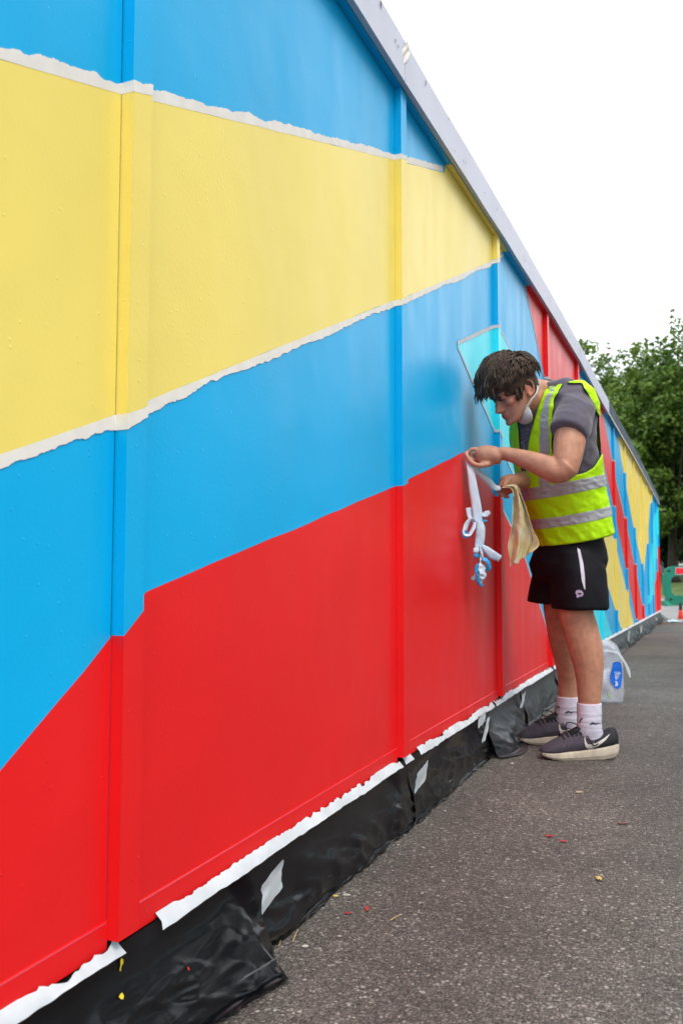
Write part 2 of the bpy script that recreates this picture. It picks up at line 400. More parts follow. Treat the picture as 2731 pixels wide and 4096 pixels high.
# bottom rail
RB = .0022
for a, b in zip(st, en):
    if b < .3: continue
    m = MB(); vs = []
    for y in (a, b): vs += [(.0008, y, zbot(y)-.012), (RB, y, zbot(y)-.012), (RB, y, zbot(y)+.026), (.0008, y, zbot(y)+.0275)]
    m.add(vs, [(0,1,5,4),(1,2,6,5),(2,3,7,6),(3,0,4,7),(0,3,2,1),(4,5,6,7)])
    ro = m.build('bottom_rail', M_blue, hoard)
    coats(ro, [(a, zbot(a)-.012), (b, zbot(b)-.012), (b, zbot(b)+.026), (a, zbot(a)+.026)], RB)
    for cname, polys in PAINTED.items():      # sloping upper arris
        for p in polys:
            r = crossings(p, 1, zbot((a+b)/2)+.03)
            for c, d in zip(r[::2], r[1::2]):
                c, d = max(c, a), min(d, b)
                if d-c > .003: MB().add([(.0008,c,zbot(c)+.0275+COAT),(RB+COAT,c,zbot(c)+.026+COAT),(RB+COAT,d,zbot(d)+.026+COAT),(.0008,d,zbot(d)+.0275+COAT)], [(0,1,2,3)]).build('paint_coat', PCOL[cname], ro)
# rear frame that closes the joints
m = MB(); m.box(-.06, -.0185, -.4, YEND, -.1, 1.9); m.build('rear_frame', M_dark, hoard)
# fascia boards
FB = [-.4, 2.195, 4.08, 6.3, 7.75, 9.6, 11.6, 13.9, YEND+.03]
for i in range(len(FB)-1):
    a, b = FB[i]+.002, FB[i+1]-.002; n = 10; rings = []
    dz = [0, .002, -.004, .003, -.003, .002, 0, -.003][i]; hh = .128 if i < 4 else .145
    for k in range(n+1):
        y = a+(b-a)*k/n; z0 = ztop(y)+.003; z1 = z0+hh+dz+.0025*nz(y*2.1, 5, i)
        e = .004
        rings.append([(PD+.001, y, z0), (PD+.012, y, z0+.001), (PD+.016+.002*nz(y*1.7, i), y, z0+e+.014), (PD+.016+.002*nz(y*1.7, i), y, z1-e), (PD+.012, y, z1), (-.05, y, z1+.006), (-.05, y, z0+.07), (PD+.001, y, z0+.07)])
    m = MB(); m.loft(rings); fo = m.build('fascia_board', M_fascia if i < 4 else M_slate, hoard)  # far boards darker: grazing reflection of the trees painted into their colour
    # pale bottom lip
    rr = [[(PD+.0125, y, ztop(y)+.0005), (PD+.0185+.0015*nz(y*3, 9), y, ztop(y)+.001), (PD+.0185+.0015*nz(y*3, 9), y, ztop(y)+.019+.003*nz(y*4, 2)), (PD+.0175, y, ztop(y)+.019)] for y in [a+(b-a)*k/24 for k in range(25)]]
    m = MB(); m.loft(rr); m.build('fascia_lip', M_lip if i > 3 else M_fascia, fo)

# dark chips in the fascia paint
rc = np.random.default_rng(12); M_chip = mat('bare dark chip', (.03, .035, .05), rough=.8)
for o in [o for o in list(hoard.children) if o.name.startswith('fascia_board')][:4]:
    vs_ = [v.co for v in o.data.vertices]; ya, yb = min(v.y for v in vs_), max(v.y for v in vs_)
    for q in range(9):
        y = max(1.6, ya)+(yb-max(1.6, ya))*rc.random(); z = ztop(y)+.03+.085*rc.random(); r = .0012+.0022*rc.random(); st_ = 1+2.5*rc.random()
        P = [(PD+.0195, y+r*math.cos(a)*(1+.4*rc.random()), z+r*st_*math.sin(a)*(1+.4*rc.random())) for a in [k*math.pi/4 for k in range(8)]]
        mesh_obj('paint_chip', P, [tuple(range(8))], M_chip, o)
# ------------------------------------------------------------------ masking tape on the wall
def wall_path(y0, y1, off):
    """(x, y, s) stations along the wall surface from y0 to y1, stepping over the battens"""
    pts = []; y = y0
    cand = sorted([p for p in posts+[YEND-PW] if y0 < p < y1])
    for p in cand:
        pts += [(off, yy) for yy in np.arange(y, p-off, .004)]
        pts += [(off, p-off), (PD*.33, p-off), (PD*.66, p-off), (PD+off, p-off)]
        pts += [(PD+off, yy) for yy in np.arange(p+.004, p+PW, .006)]+[(PD+off, p+PW+off), (off, p+PW+off)]
        y = p+PW+off+.003
    pts += [(off, yy) for yy in np.arange(y, y1, .004)]+[(off, y1)]
    return [p for p in pts if y0-1e-6 <= p[1] <= y1+1e-6]
def tape(line, width, side, label, jag=.006, seed=0, m=None, y0=None, y1=None, curl=.0, off=.0016, group='masking tape strips on the mural'):
    ys_, zs_ = [p[0] for p in line], [p[1] for p in line]
    y0 = ys_[0] if y0 is None else y0; y1 = ys_[-1] if y1 is None else y1
    P = wall_path(y0, y1, off); vs = []; fs = []
    for i, (x, y) in enumerate(P):
        z = interp(y, ys_, zs_)
        j = jag*(.95*nz(y*4.3, seed)+.5*nz(y*15, seed, 2)+.35*nz(y*47, seed, 3)+.35*nz(y*150, seed, 4)*(.3+abs(nz(y*3, seed, 6))))
        wv = max(.0015, width+j)
        cl = curl*max(0, nz(y*5, seed, 9)-.15)
        zc = z-side*.0004+.0012*nz(y*11, seed, 8)
        vs += [(x+cl, y, zc), (x+.0003, y, z+side*wv)]
        if i: b = 2*i; fs.append((b-2, b, b+1, b-1))
    o = mesh_obj('masking_tape', vs, fs, m or M_tape)
    return setp(o, label, 'tape', group)
L1 = [(-.4, 1.0), (.75, 1.36), (1.01, 1.45), (1.07, 1.475), (2.21, 1.905), (2.70, 2.09)]
L2 = [(-.4, .40), (.77, .86), (1.02, .96), (1.07, .985), (2.2, 1.485), (2.27, 1.512), (3.35, 1.99), (3.64, 2.135)]
tape(L1, .019, 1, 'cream tape strip along the top of the big yellow band, blue paint lapping it', jag=.012, seed=1, curl=0, off=.0010)
tape(L2, .017, -1, 'cream tape strip along the underside of the big yellow band, torn lower edge', jag=.012, seed=2, curl=0, off=.0010)
tape([(3.5, .995), (3.99, .79), (4.54, .43), (4.93, .17)], .013, 1, 'white tape line down the right edge of the large red area', jag=.006, seed=3, m=M_tapew)
tape([(2.865, 1.52), (3.5, 1.76)], .016, 1, 'short white tape along the slanting top of the cyan stripe', jag=.006, seed=4, m=M_tapew)
tape([(2.865, 1.522), (3.81, 1.15), (5.0, .70), (6.3, .2)], .014, -1, 'white tape down the left edge of the cyan stripe', jag=.005, seed=5, m=M_tapew)
tape([(3.52, 1.765), (3.69, 1.73), (5.5, 1.07), (7.3, .39)], .010, 1, 'white tape down the right edge of the cyan stripe, mostly behind the man', jag=.005, seed=6, m=M_tapew)
tape([(4.12, 2.15), (4.36, 1.99), (4.64, 1.79), (5.3, 1.30)], .012, -1, 'white tape on the left edge of the red triangle under the fascia', jag=.004, seed=7, m=M_tapew)
tape([(6.75, 2.08), (7.31, 1.74), (8.3, 1.32), (9.41, .78), (10.78, .09)], .012, -1, 'white tape on the left edge of the long red stripe', jag=.004, seed=8, m=M_tapew)
tape([(7.6, 2.07), (8.69, 1.57), (9.7, 1.2), (10.9, .70), (11.83, .27), (12.4, .06)], .014, 1, 'white tape on the right edge of the long red stripe', jag=.004, seed=9, m=M_tapew)
tape([(8.96, 2.05), (9.4, 1.83), (10.4, 1.36), (11.4, .98), (12.33, .67)], .012, -1, 'white tape on the left arm of the far yellow V', jag=.004, seed=10, m=M_tape)
tape([(12.36, .66), (13.24, 1.13), (14.22, 1.75), (14.9, 1.96)], .02, -1, 'white tape on the right arm of the far yellow V', jag=.004, seed=11, m=M_tape)
tape([(7.3, 1.40), (8.21, 1.03), (9.2, .62), (10.4, .08)], .012, 1, 'white tape on the right edge of the low yellow stripe', jag=.004, seed=12, m=M_tape)
tape([(7.56, .62), (8.9, .1)], .010, -1, 'white tape on the left edge of the low yellow stripe', jag=.004, seed=13, m=M_tape)
tape([(14.47, -.01), (14.9, .45), (15.5, .55), (16.0, .99)], .02, 1, 'white tape beside the red corner at the far end', jag=.004, seed=14, m=M_tapew)

# ------------------------------------------------------------------ black plastic along the foot of the wall
M_plas = mat('black polythene', (.005, .0055, .007), rough=.2, spec=.35, bump=.12, bscale=18, bdist=.01, var=.3, vscale=6)
M_plasg = mat('dusty black polythene', (.013, .016, .019), rough=.3, spec=.4, bump=.15, bscale=18, bdist=.01, var=.4, vscale=6)
def ridge(x, y, s): return 1-2*abs(nz(x, y, s))
def sheet(y0, y1, flare, amp, seed, label, mt, nv=34, rise=0., step=.009, top=None):
    n = max(12, int((y1-y0)/step)); vs = []; fs = []
    for i in range(n+1):
        y = y0+(y1-y0)*i/n; t = i/n
        fl = interp(t, [p[0] for p in flare], [p[1] for p in flare])
        zt = zbot(y)-.012+.003*nz(y*6, seed)
        for j in range(nv+1):
            v = j/nv
            if v < .82:
                q = v/.82; z = zt+(gz(y)+.006-zt)*q
                x = .007+(fl*.72)*q**2.2
                z += .0
            else:
                q = (v-.82)/.18; z = gz(y)+.006+.006*abs(nz(y*14, q*2, seed))+rise*q*q*max(0, nz(y*3, seed))
                x = .007+fl*.72+(fl*.28+.006)*q
            env = smooth01((v-.12)*1.8)*(1 if v < .82 else .6)
            # gathered folds that fan out from the tape, plus crumple
            skew = y*.55+v*.16*math.sin(seed*1.7+y*1.3)
            d = amp*env*(.7*ridge(skew*5+seed, v*.9, seed)+.30*ridge(skew*11, v*1.8+seed, seed+3)**3+.20*ridge(skew*7, v*5.5, seed+5)+.34*(1-abs(nz(skew*9+v*3.1*math.cos(seed), v*2.6-skew*2, seed+11)))**9+.26*(1-abs(nz(skew*17-v*4.0, v*4+skew*3, seed+13)))**8+.55*(noise.voronoi(Vector((skew*9+seed, v*2.3, seed)))[0][0]-.45)+.26*(noise.voronoi(Vector((skew*24, v*6.5+seed, seed)))[0][0]-.45))
            edge = .010*nz(y*17, seed, 4)+.006*nz(y*43, seed, 5) if v > .82 else 0
            x += max(-.009, d+.006) + edge*(v-.82)/.18 if v > .82 else max(-.001, d+.006*env)
            vs.append((max(x, .0068), y+.012*env*nz(y*5, v*3, seed+9), max(z+.3*d*env*(v < .82)*.5, gz(y)+.003)))
    m = nv+1
    for i in range(n):
        for j in range(nv): fs.append((i*m+j, i*m+j+1, (i+1)*m+j+1, (i+1)*m+j))
    o = mesh_obj('plastic_sheet', vs, fs, mt, smooth=True)
    return setp(o, label, 'plastic sheet', 'black plastic sheets taped along the wall foot')
SH = {}
SH[1] = sheet(.42, 1.385, [(0,.05),(.4,.035),(.7,.03),(.87,.06),(.95,.085),(1,.03)], .020, 1, 'crumpled black plastic sheet nearest the camera, its corner kicked out onto the asphalt', M_plas, nv=44, step=.006, rise=.02)
SH[2] = sheet(1.37, 2.29, [(0,.012),(.3,.006),(.7,.006),(1,.010)], .014, 2, 'black plastic sheet between the flared corner and the square tape patch', M_plas)
SH[3] = sheet(2.275, 3.16, [(0,.012),(.5,.008),(1,.015)], .012, 3, 'smooth black plastic sheet just short of the shoes', M_plas)
SH[4] = sheet(3.17, 3.83, [(0,.055),(.12,.10),(.28,.105),(.55,.05),(1,.02)], .014, 4, 'dusty plastic sheet curling out beside the toe of the far shoe', M_plasg, rise=.03)
SH[5] = sheet(3.86, 4.75, [(0,.03),(.5,.025),(1,.03)], .010, 5, 'grey-looking plastic sheet behind the legs', M_plasg)
yy = 4.76; k = 6
far = ['plastic sheet just left of the clear bag', 'plastic sheet behind the clear bag', 'plastic sheet under the cyan stripe', 'plastic sheet under the foot of the low yellow stripe', 'bunched plastic sheet under the low yellow stripe and its long tape drip', 'bunched plastic sheet under the narrow blue gap', 'plastic sheet under the foot of the long red stripe', 'plastic sheet under the far blue area', 'bunched plastic sheet at the far end of the hoarding']
LN = [.95, 1.0, 1.1, 1.25, 1.3, 1.35, 1.45, 1.55, 1.65]
for lb, ln in zip(far, LN):
    last = lb is far[-1]
    SH[k] = sheet(yy, yy+ln-.02, [(0,.04+.03*random.random()),(.4,.02+.05*random.random()),(.8,.03),(1,.05 if not last else .22)], .022, k, lb, M_plasg, nv=22, step=.02); yy += ln; k += 1

# white tape that holds the plastic
def plast_x(y):   # nominal face of the top of the sheets
    return .0150
TB = [(.35, 1.005, .0), (1.10, 1.50, .002), (1.49, 1.93, .0), (1.90, 2.205, .002), (2.235, 2.30, .0), (2.37, 2.66, .0), (2.63, 3.02, .002), (3.0, 3.30, 0), (3.33, 3.62, .002), (3.6, 4.02, 0), (4.0, 4.66, .002), (4.72, 5.6, 0), (5.58, 6.6, .001), (6.62, 7.7, 0), (7.68, 8.9, .001), (8.9, 10.3, 0), (10.3, 11.9, .001), (11.9, 13.6, 0), (13.6, 15.2, .001), (15.2, 16.38, 0)]
TL = ['white tape strip under the red foot rail at the lower left corner of the picture', 'white tape strip starting right of the first batten, edge daubed red', 'white tape strip above the glossy fold of the second plastic sheet', 'white tape strip ending at the second batten',
  'torn white tape scrap directly under the second batten', 'white tape strip just right of the second batten', 'white tape strip midway between the second and third battens', 'white tape strip left of the third batten', 'ragged white tape right of the third batten', 'white tape strip behind the toe of the far shoe', 'white tape strip just behind the shins']
FARL = ['white tape line behind the clear bag', 'white tape line under the cyan stripe where it meets the foot rail', 'white tape line between the cyan stripe and the low yellow stripe', 'white tape line under the left half of the low yellow stripe', 'white tape line under the right half of the low yellow stripe', 'white tape line under the foot of the long red stripe', 'white tape line under the far blue area', 'white tape line under the thin cyan stripe near the far end', 'white tape line under the red corner at the far end']
for i, (a, b, dx) in enumerate(TB):
    n = max(8, int((b-a)/.006)); vs = []; fs = []
    for k in range(n+1):
        y = a+(b-a)*k/n
        e = .010*nz(y*6, i, 3)+.007*abs(nz(y*24, i))+.003*nz(y*80, i)
        tp = zbot(y)-.002-max(0, e)*1.3-.005*max(0, nz(y*27, i, 7)+.3*nz(y*90, i, 8)-.15); bt = zbot(y)-.022+.005*nz(y*5, i, 6)+.003*nz(y*33, i, 6)
        en = .006*nz(k*.3, i)*0
        x = plast_x(y)+dx+.0006
        vs += [(x+.004+.002*nz(y*8, i, 1), y+.006*(k == n)-.004*(k == 0), bt), (x-.0012+.001*nz(y*10, i, 2), y, (tp+bt)/2), (RB+.0016+dx*.3+min(.010, max(0, zbot(y)-.002-tp)*.95), y, tp)]
        if k: q = 3*k; fs += [(q-3, q, q+1, q-2), (q-2, q+1, q+2, q-1)]
    lb = TL[i] if i < len(TL) else FARL[i-len(TL)]
    o = mesh_obj('holding_tape', vs, fs, M_tapew, smooth=True); setp(o, lb, 'tape', 'white tape strips along the wall foot')
def patch(c, ay, az, ax, label, seed, m=None):
    """small torn tape patch: centre, half size vectors"""
    c = Vector(c); A = Vector(ay); B = Vector(az); nrm = Vector(ax); n = 8; vs = []; fs = []
    for i in range(n+1):
        for j in range(n+1):
            s, t = i/n*2-1, j/n*2-1
            ed = 1+.22*nz(s*1.3, t*2.3, seed)
            vs.append(c+A*s*ed+B*t*(1+.12*nz(s*3, t, seed+1))+nrm*(.004*nz(s*1.4, t*1.4, seed)+.002*nz(s*4, t*4, seed)))
    fs = [(i*(n+1)+j, (i+1)*(n+1)+j, (i+1)*(n+1)+j+1, i*(n+1)+j+1) for i in range(n) for j in range(n)]
    return setp(mesh_obj('tape_patch', vs, fs, m or M_tapew, smooth=True), label, 'tape', 'torn tape patches on the plastic')
patch((.045, 1.405, .130), (.002, .036, .012), (.004, -.006, .030), (1, 0, .3), 'square white tape patch holding the plastic gathers near the first fold', 1)
patch((.105, 1.245, .060), (.012, .028, .004), (.012, -.012, .012), (1, -.3, .6), 'small white tape scrap low on the flared plastic corner', 2)
patch((.050, 2.275, .135), (.004, .040, .012), (.006, -.008, .028), (1, 0, .3), 'large white tape patch where two plastic sheets meet under the second batten', 3)
patch((.032, 3.10, .120), (.002, .016, .002), (.006, .018, .042), (1, 0, .2), 'narrow white tape tag hanging between the third and fourth plastic sheets', 4)
patch((.030, 3.05, .165), (.002, .045, .006), (.002, -.004, .020), (1, 0, .2), 'white tape scrap above the narrow hanging tag', 5)
patch((.030, 3.80, .130), (.002, .030, .004), (.004, .010, .030), (1, 0, .2), 'white tape tag under the red panel left of the far leg', 6)
patch((.050, 9.1, .02), (.003, .05, 0), (.006, 0, .055), (1, 0, .2), 'long white tape drip on the far plastic under the yellow stripe', 7)
patch((.050, 10.9, -.03), (.003, .08, 0), (.006, 0, .05), (1, 0, .2), 'white tape tag on the far plastic under the red stripe', 8)
patch((.04, 2.19, 2.205), (.0, .012, -.012), (.004, .028, .035), (1, 0, 0), 'crumpled cream tape over the fascia joint above the second batten', 9, M_tape)

# ------------------------------------------------------------------ vegetation behind
def leaf_mat(name, c1, c2):
    m = bpy.data.materials.new(name); m.use_nodes = True; nt = m.node_tree; lk = nt.links.new
    b = nt.nodes['Principled BSDF']; out = nt.nodes['Material Output']
    g = nt.nodes.new('ShaderNodeNewGeometry'); n = nt.nodes.new('ShaderNodeTexNoise'); n.inputs['Scale'].default_value = .9; n.inputs['Detail'].default_value = 5
    lk(g.outputs['Position'], n.inputs['Vector'])
    mr = nt.nodes.new('ShaderNodeMapRange'); mr.inputs['From Min'].default_value = .35; mr.inputs['From Max'].default_value = .65; lk(n.outputs['Fac'], mr.inputs['Value'])
    x = nt.nodes.new('ShaderNodeMix'); x.data_type = 'RGBA'; x.inputs['A'].default_value = (*c1, 1); x.inputs['B'].default_value = (*c2, 1); lk(mr.outputs[0], x.inputs['Factor'])
    lk(x.outputs['Result'], b.inputs['Base Color']); b.inputs['Roughness'].default_value = .5; b.inputs['Specular IOR Level'].default_value = .3
    tr = nt.nodes.new('ShaderNodeBsdfTranslucent'); lk(x.outputs['Result'], tr.inputs['Color'])
    ms = nt.nodes.new('ShaderNodeMixShader'); ms.inputs[0].default_value = .3
    lk(b.outputs[0], ms.inputs[1]); lk(tr.outputs[0], ms.inputs[2]); lk(ms.outputs[0], out.inputs['Surface'])
    return m
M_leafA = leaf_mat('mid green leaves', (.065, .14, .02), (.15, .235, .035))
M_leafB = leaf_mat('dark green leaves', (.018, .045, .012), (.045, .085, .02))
M_bark = mat('dark bark', (.035, .028, .02), rough=.9, var=.4, vscale=12, bump=.8, bscale=25, bdist=.02)
def leaves(clumps, per, size, rad, seed, flatten=.8):
    r = np.random.default_rng(seed); C = np.array(clumps); N = len(C)*per
    ctr = np.repeat(C[:, :3], per, 0); sc = np.repeat(C[:, 3], per)
    d = r.normal(size=(N, 3)); d /= np.linalg.norm(d, axis=1)[:, None]
    rr = r.random(N)**.45
    p = ctr+d*(rr*sc*rad)[:, None]*np.array([1, 1, flatten])
    a = r.normal(size=(N, 3)); a /= np.linalg.norm(a, axis=1)[:, None]
    nrm = d+r.normal(size=(N, 3))*.7+np.array([0, 0, .5]); b = np.cross(nrm, a); b /= np.linalg.norm(b, axis=1)[:, None]+1e-9
    a = np.cross(b, nrm); a /= np.linalg.norm(a, axis=1)[:, None]+1e-9
    s = size*(.6+.8*r.random(N))[:, None]
    V = np.empty((N, 4, 3)); V[:, 0] = p-a*s; V[:, 1] = p-b*s*.5; V[:, 2] = p+a*s; V[:, 3] = p+b*s*.5
    me = bpy.data.meshes.new('crown'); me.vertices.add(N*4); me.vertices.foreach_set('co', V.reshape(-1))
    me.loops.add(N*4); me.loops.foreach_set('vertex_index', np.arange(N*4)); me.polygons.add(N)
    me.polygons.foreach_set('loop_start', np.arange(0, N*4, 4)); me.update(calc_edges=True); return me
def tree(base, h, crown_c, crown_r, nclump, per, size, m, seed, label, group=None, trunk_r=.22, name='broadleaf_tree', sprigs=18):
    base = Vector(base); t = empty(name, base, label, 'tree', group); r = np.random.default_rng(seed)
    cc = Vector(crown_c); cl = []
    cn = lambda: float(np.clip(r.normal(), -1.05, 1.05))
    lobes = [(cc+Vector((cn()*crown_r[0]*.5, cn()*crown_r[1]*.5, cn()*crown_r[2]*.45)), .45+.35*r.random()) for _ in range(13)]
    while len(cl) < nclump:
        lc, lr = lobes[r.integers(len(lobes))]
        d = r.normal(size=3); d /= np.linalg.norm(d); q = (r.random())**.4*lr
        p = lc+Vector((d[0]*crown_r[0]*q, d[1]*crown_r[1]*q, d[2]*crown_r[2]*q))
        if p.z < base.z+1.0: continue
        cl.append((p.x, p.y, p.z, .5+.7*r.random()))
    top = sorted(cl, key=lambda c: -c[2])[:60]
    for k in range(sprigs):                   # long shoots above the outline
        c = top[r.integers(len(top))]; L_ = .5+1.1*r.random(); dx, dy = r.normal()*.3, r.normal()*.3
        for q in range(6): cl.append((c[0]+dx*q/6, c[1]+dy*q/6, c[2]+.2+L_*q/6, .26*(1-.1*q)))
    me = leaves(cl[:nclump], per, size, .62, seed+1)
    if sprigs:
        m2 = leaves(cl[nclump:], 9, size*.85, .75, seed+2); bm_ = bmesh.new(); bm_.from_mesh(me); bm_.from_mesh(m2); bm_.to_mesh(me); bm_.free()
    me.materials.append(m); o = bpy.data.objects.new('crown', me); COL.objects.link(o); o.parent = t; o.matrix_parent_inverse = t.matrix_world.inverted()
    mb = MB(); hh = cc.z-base.z
    pts = [base+Vector((nz(q*2, seed)*.25*q, nz(q*2, seed, 4)*.25*q, hh*q)) for q in [0, .03, .15, .35, .6, .85, 1.05]]
    mb.tube(pts, [trunk_r*1.5, trunk_r*1.1, trunk_r, trunk_r*.8, trunk_r*.6, trunk_r*.4, trunk_r*.2], 12); mb.build('trunk', M_bark, t, True)
    for k in range(9):
        c = cl[r.integers(nclump)]; a = pts[2+int(r.integers(4))]
        e = Vector(c[:3]); mid = (a+e)/2+Vector((0, 0, .4))
        MB().tube([a, mid*.5+a*.5+Vector((0, 0, .1)), mid, e], [trunk_r*.35, trunk_r*.28, trunk_r*.2, .02], 8).build('limb', M_bark, t, True)
    return t
GT = -.25
def gpos(xD, dep): p = at_depth(xD, 1310, dep); return (p.x, p.y, lz(p.y) if p.y > 31 else GT)
def ctop(xD, yD, dep): return at_depth(xD, yD, dep)
g_ = 'trees beyond the lawn'
b = gpos(1545, 36); c = ctop(1550, 1045, 36); tree(b, 10, c, (3.6, 3.3, 4.9), 420, 90, .115, M_leafA, 11, 'tall mid green tree at the right edge with dark trunk', g_, sprigs=26)
b = gpos(1432, 40); c = ctop(1430, 1015, 40); tree(b, 8, c, (3.3, 2.6, 4.7), 300, 85, .115, M_leafA, 23, 'lighter green tree rising straight behind the end of the hoarding', g_, sprigs=20)
b = gpos(1670, 39); c = ctop(1675, 1080, 39); tree(b, 10, c, (3.6, 3.6, 4.6), 200, 70, .11, M_leafA, 31, 'tall tree cut off by the right edge of the picture', g_)
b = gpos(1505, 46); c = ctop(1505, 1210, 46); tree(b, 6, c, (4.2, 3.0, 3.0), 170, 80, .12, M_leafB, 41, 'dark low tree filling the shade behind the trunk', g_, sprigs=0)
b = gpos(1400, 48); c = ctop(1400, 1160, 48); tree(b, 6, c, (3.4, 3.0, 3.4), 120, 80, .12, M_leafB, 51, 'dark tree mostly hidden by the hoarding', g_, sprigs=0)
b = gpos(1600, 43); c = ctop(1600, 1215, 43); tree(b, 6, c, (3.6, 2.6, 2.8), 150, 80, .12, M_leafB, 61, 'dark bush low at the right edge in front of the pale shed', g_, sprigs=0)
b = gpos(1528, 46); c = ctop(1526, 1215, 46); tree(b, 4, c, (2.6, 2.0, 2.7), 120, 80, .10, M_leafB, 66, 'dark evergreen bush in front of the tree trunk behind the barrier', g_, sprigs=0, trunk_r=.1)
# trees across the yard, out of the frame: the satin paint mirrors them
for (tx, ty, sd_, hh, lb) in ((5.6, 6.6, 71, 5.0, 'tree across the yard mirrored in the second panel'), (9.2, 3.4, 81, 5.6, 'tree across the yard mirrored in the first panel'), (10.0, -2.6, 91, 5.2, 'tree across the yard behind the camera'), (7.5, 35, 101, 6.0, 'tree right of the frame mirrored in the farthest panels'), (12.5, 31, 111, 6.2, 'tree right of the frame mirrored beyond the man'), (16.5, 25, 121, 6.0, 'tree right of the frame mirrored beside the man'), (16.5, 18, 131, 5.6, 'tree right of the frame mirrored left of the man')):
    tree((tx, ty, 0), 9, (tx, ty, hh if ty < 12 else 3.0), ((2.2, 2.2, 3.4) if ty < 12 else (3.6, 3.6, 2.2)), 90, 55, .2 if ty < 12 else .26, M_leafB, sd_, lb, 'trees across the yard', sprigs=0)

# ------------------------------------------------------------------ shed with pale horizontal boards behind the barrier
M_board = mat('pale painted boards', (.55, .58, .6), rough=.6, var=.1, vscale=3)
M_shed = mat('dark shed recess', (.10, .11, .12), rough=.7)
sb = gpos(1590, 52); shed = empty('boarded_shed', sb, 'pale shed with horizontal boards seen under the trees at the right edge', 'shed')
ax = UH; dp = FH; sbv = Vector(sb)
def obox(m, o, a0, a1, d0, d1, z0, z1):
    P = [o+ax*a+dp*d+Vector((0, 0, z)) for z in (z0, z1) for a, d in ((a0,d0),(a1,d0),(a1,d1),(a0,d1))]
    return m.add(P, [(0,3,2,1),(4,5,6,7),(0,1,5,4),(1,2,6,5),(2,3,7,6),(3,0,4,7)])
obox(MB(), sbv, -1.3, 3.6, .03, 3, 0, 2.6).build('wall', M_shed, shed)
for k in range(13): obox(MB(), sbv, -1.3, 3.6, -.02, .028, .1+k*.195, .1+k*.195+.14).build('board', M_board, shed)
obox(MB(), sbv, -1.5, 3.8, -.2, 3.2, 2.62, 2.75).build('roof', M_slate, shed)

# ------------------------------------------------------------------ plastic barrier, cone, scrap
M_green = mat('green plastic', (.0, .16, .10), rough=.45, var=.1, vscale=3)
M_gdark = mat('dark socket', (.005, .03, .02), rough=.7)
M_rred = mat('red reflective sheet', (.62, .01, .025), rough=.4)
M_white = mat('white reflective sheet', (.75, .76, .76), rough=.4)
BD = 21.6
bar0 = at_depth(1521.5, 1393.5, BD); bar0.z = gz(bar0.y)+.006
bar = empty('plastic_barrier', bar0, 'green plastic pedestrian barrier with red and white reflective panel by the far kerb', 'barrier')
bax = (UH+FH*.10).normalized(); bdp = Vector((-bax.y, bax.x, 0))
def bpt(a, d, z): return bar0+bax*a+bdp*d+Vector((0, 0, z))
def prism(outline, holes, d0, d1):
    loops = [[Vector((p[0], p[1], 0)) for p in outline]]+[[Vector((p[0], p[1], 0)) for p in h] for h in holes]
    tri = tessellate_polygon(loops); flat = [p for l in loops for p in l]; n = len(flat)
    vs = [bpt(p.x, d0, p.y) for p in flat]+[bpt(p.x, d1, p.y) for p in flat]; fs = []
    for t in tri: fs += [tuple(t), tuple(i+n for i in reversed(t))]
    b = 0
    for l in loops:
        m = len(l)
        for i in range(m): j = (i+1) % m; fs.append((b+i, b+j, n+b+j, n+b+i))
        b += m
    return vs, fs
def rr(x0, x1, z0, z1, r, n=5):
    out = []
    for cx, cz, a0 in ((x1-r, z1-r, 0), (x0+r, z1-r, 90), (x0+r, z0+r, 180), (x1-r, z0+r, 270)):
        out += [(cx+r*math.cos(R_(a0+90*k/n)), cz+r*math.sin(R_(a0+90*k/n))) for k in range(n+1)]
    return out
WB = 2.0
outl = [(.06,.07),(.10,.02),(.5,0),(1.5,0),(1.9,.02),(1.94,.07),(1.94,.30),(1.99,.30),(2.0,.80),(1.94,.82),(1.94,.94),(1.8,1.0),(1.7,1.02),(.3,1.02),(.2,1.0),(.06,.94),(.06,.82),(.0,.80),(.02,.30),(.06,.26)]
vs, fs = prism(outl, [rr(.22, 1.78, .26, .76, .12)], -.03, .03)
mesh_obj('frame', vs, fs, M_green, bar)
vs, fs = prism(rr(.34, 1.66, .80, .985, .02), [], -.042, -.0305); mesh_obj('reflective_panel', vs, fs, M_white, bar)
for q in range(3):
    vs, fs = prism([(.345+q*.53, .81), (.345+q*.53+.24, .81), (.345+q*.53+.24, .975), (.345+q*.53, .975)], [], -.046, -.0425); mesh_obj('red_block', vs, fs, M_rred, bar)
for (x, z) in ((.17, .89), (1.83, .89), (.20, .16), (1.8, .16)):
    vs, fs = prism([(x+.05*math.cos(q), z+.03*math.sin(q)) for q in [k*math.pi/5 for k in range(10)]], [], -.034, -.0305); mesh_obj('socket', vs, fs, M_gdark, bar)
for x in (.04, 1.96):
    m = MB(); m.add([bpt(x+sx*.06, d, z) for sx, d, z in ((-1,-.3,0),(1,-.3,0),(1,.3,0),(-1,.3,0),(-1,-.06,.12),(1,-.06,.12),(1,.06,.12),(-1,.06,.12))], [(0,3,2,1),(4,5,6,7),(0,1,5,4),(1,2,6,5),(2,3,7,6),(3,0,4,7)]); m.build('foot', M_green, bar)

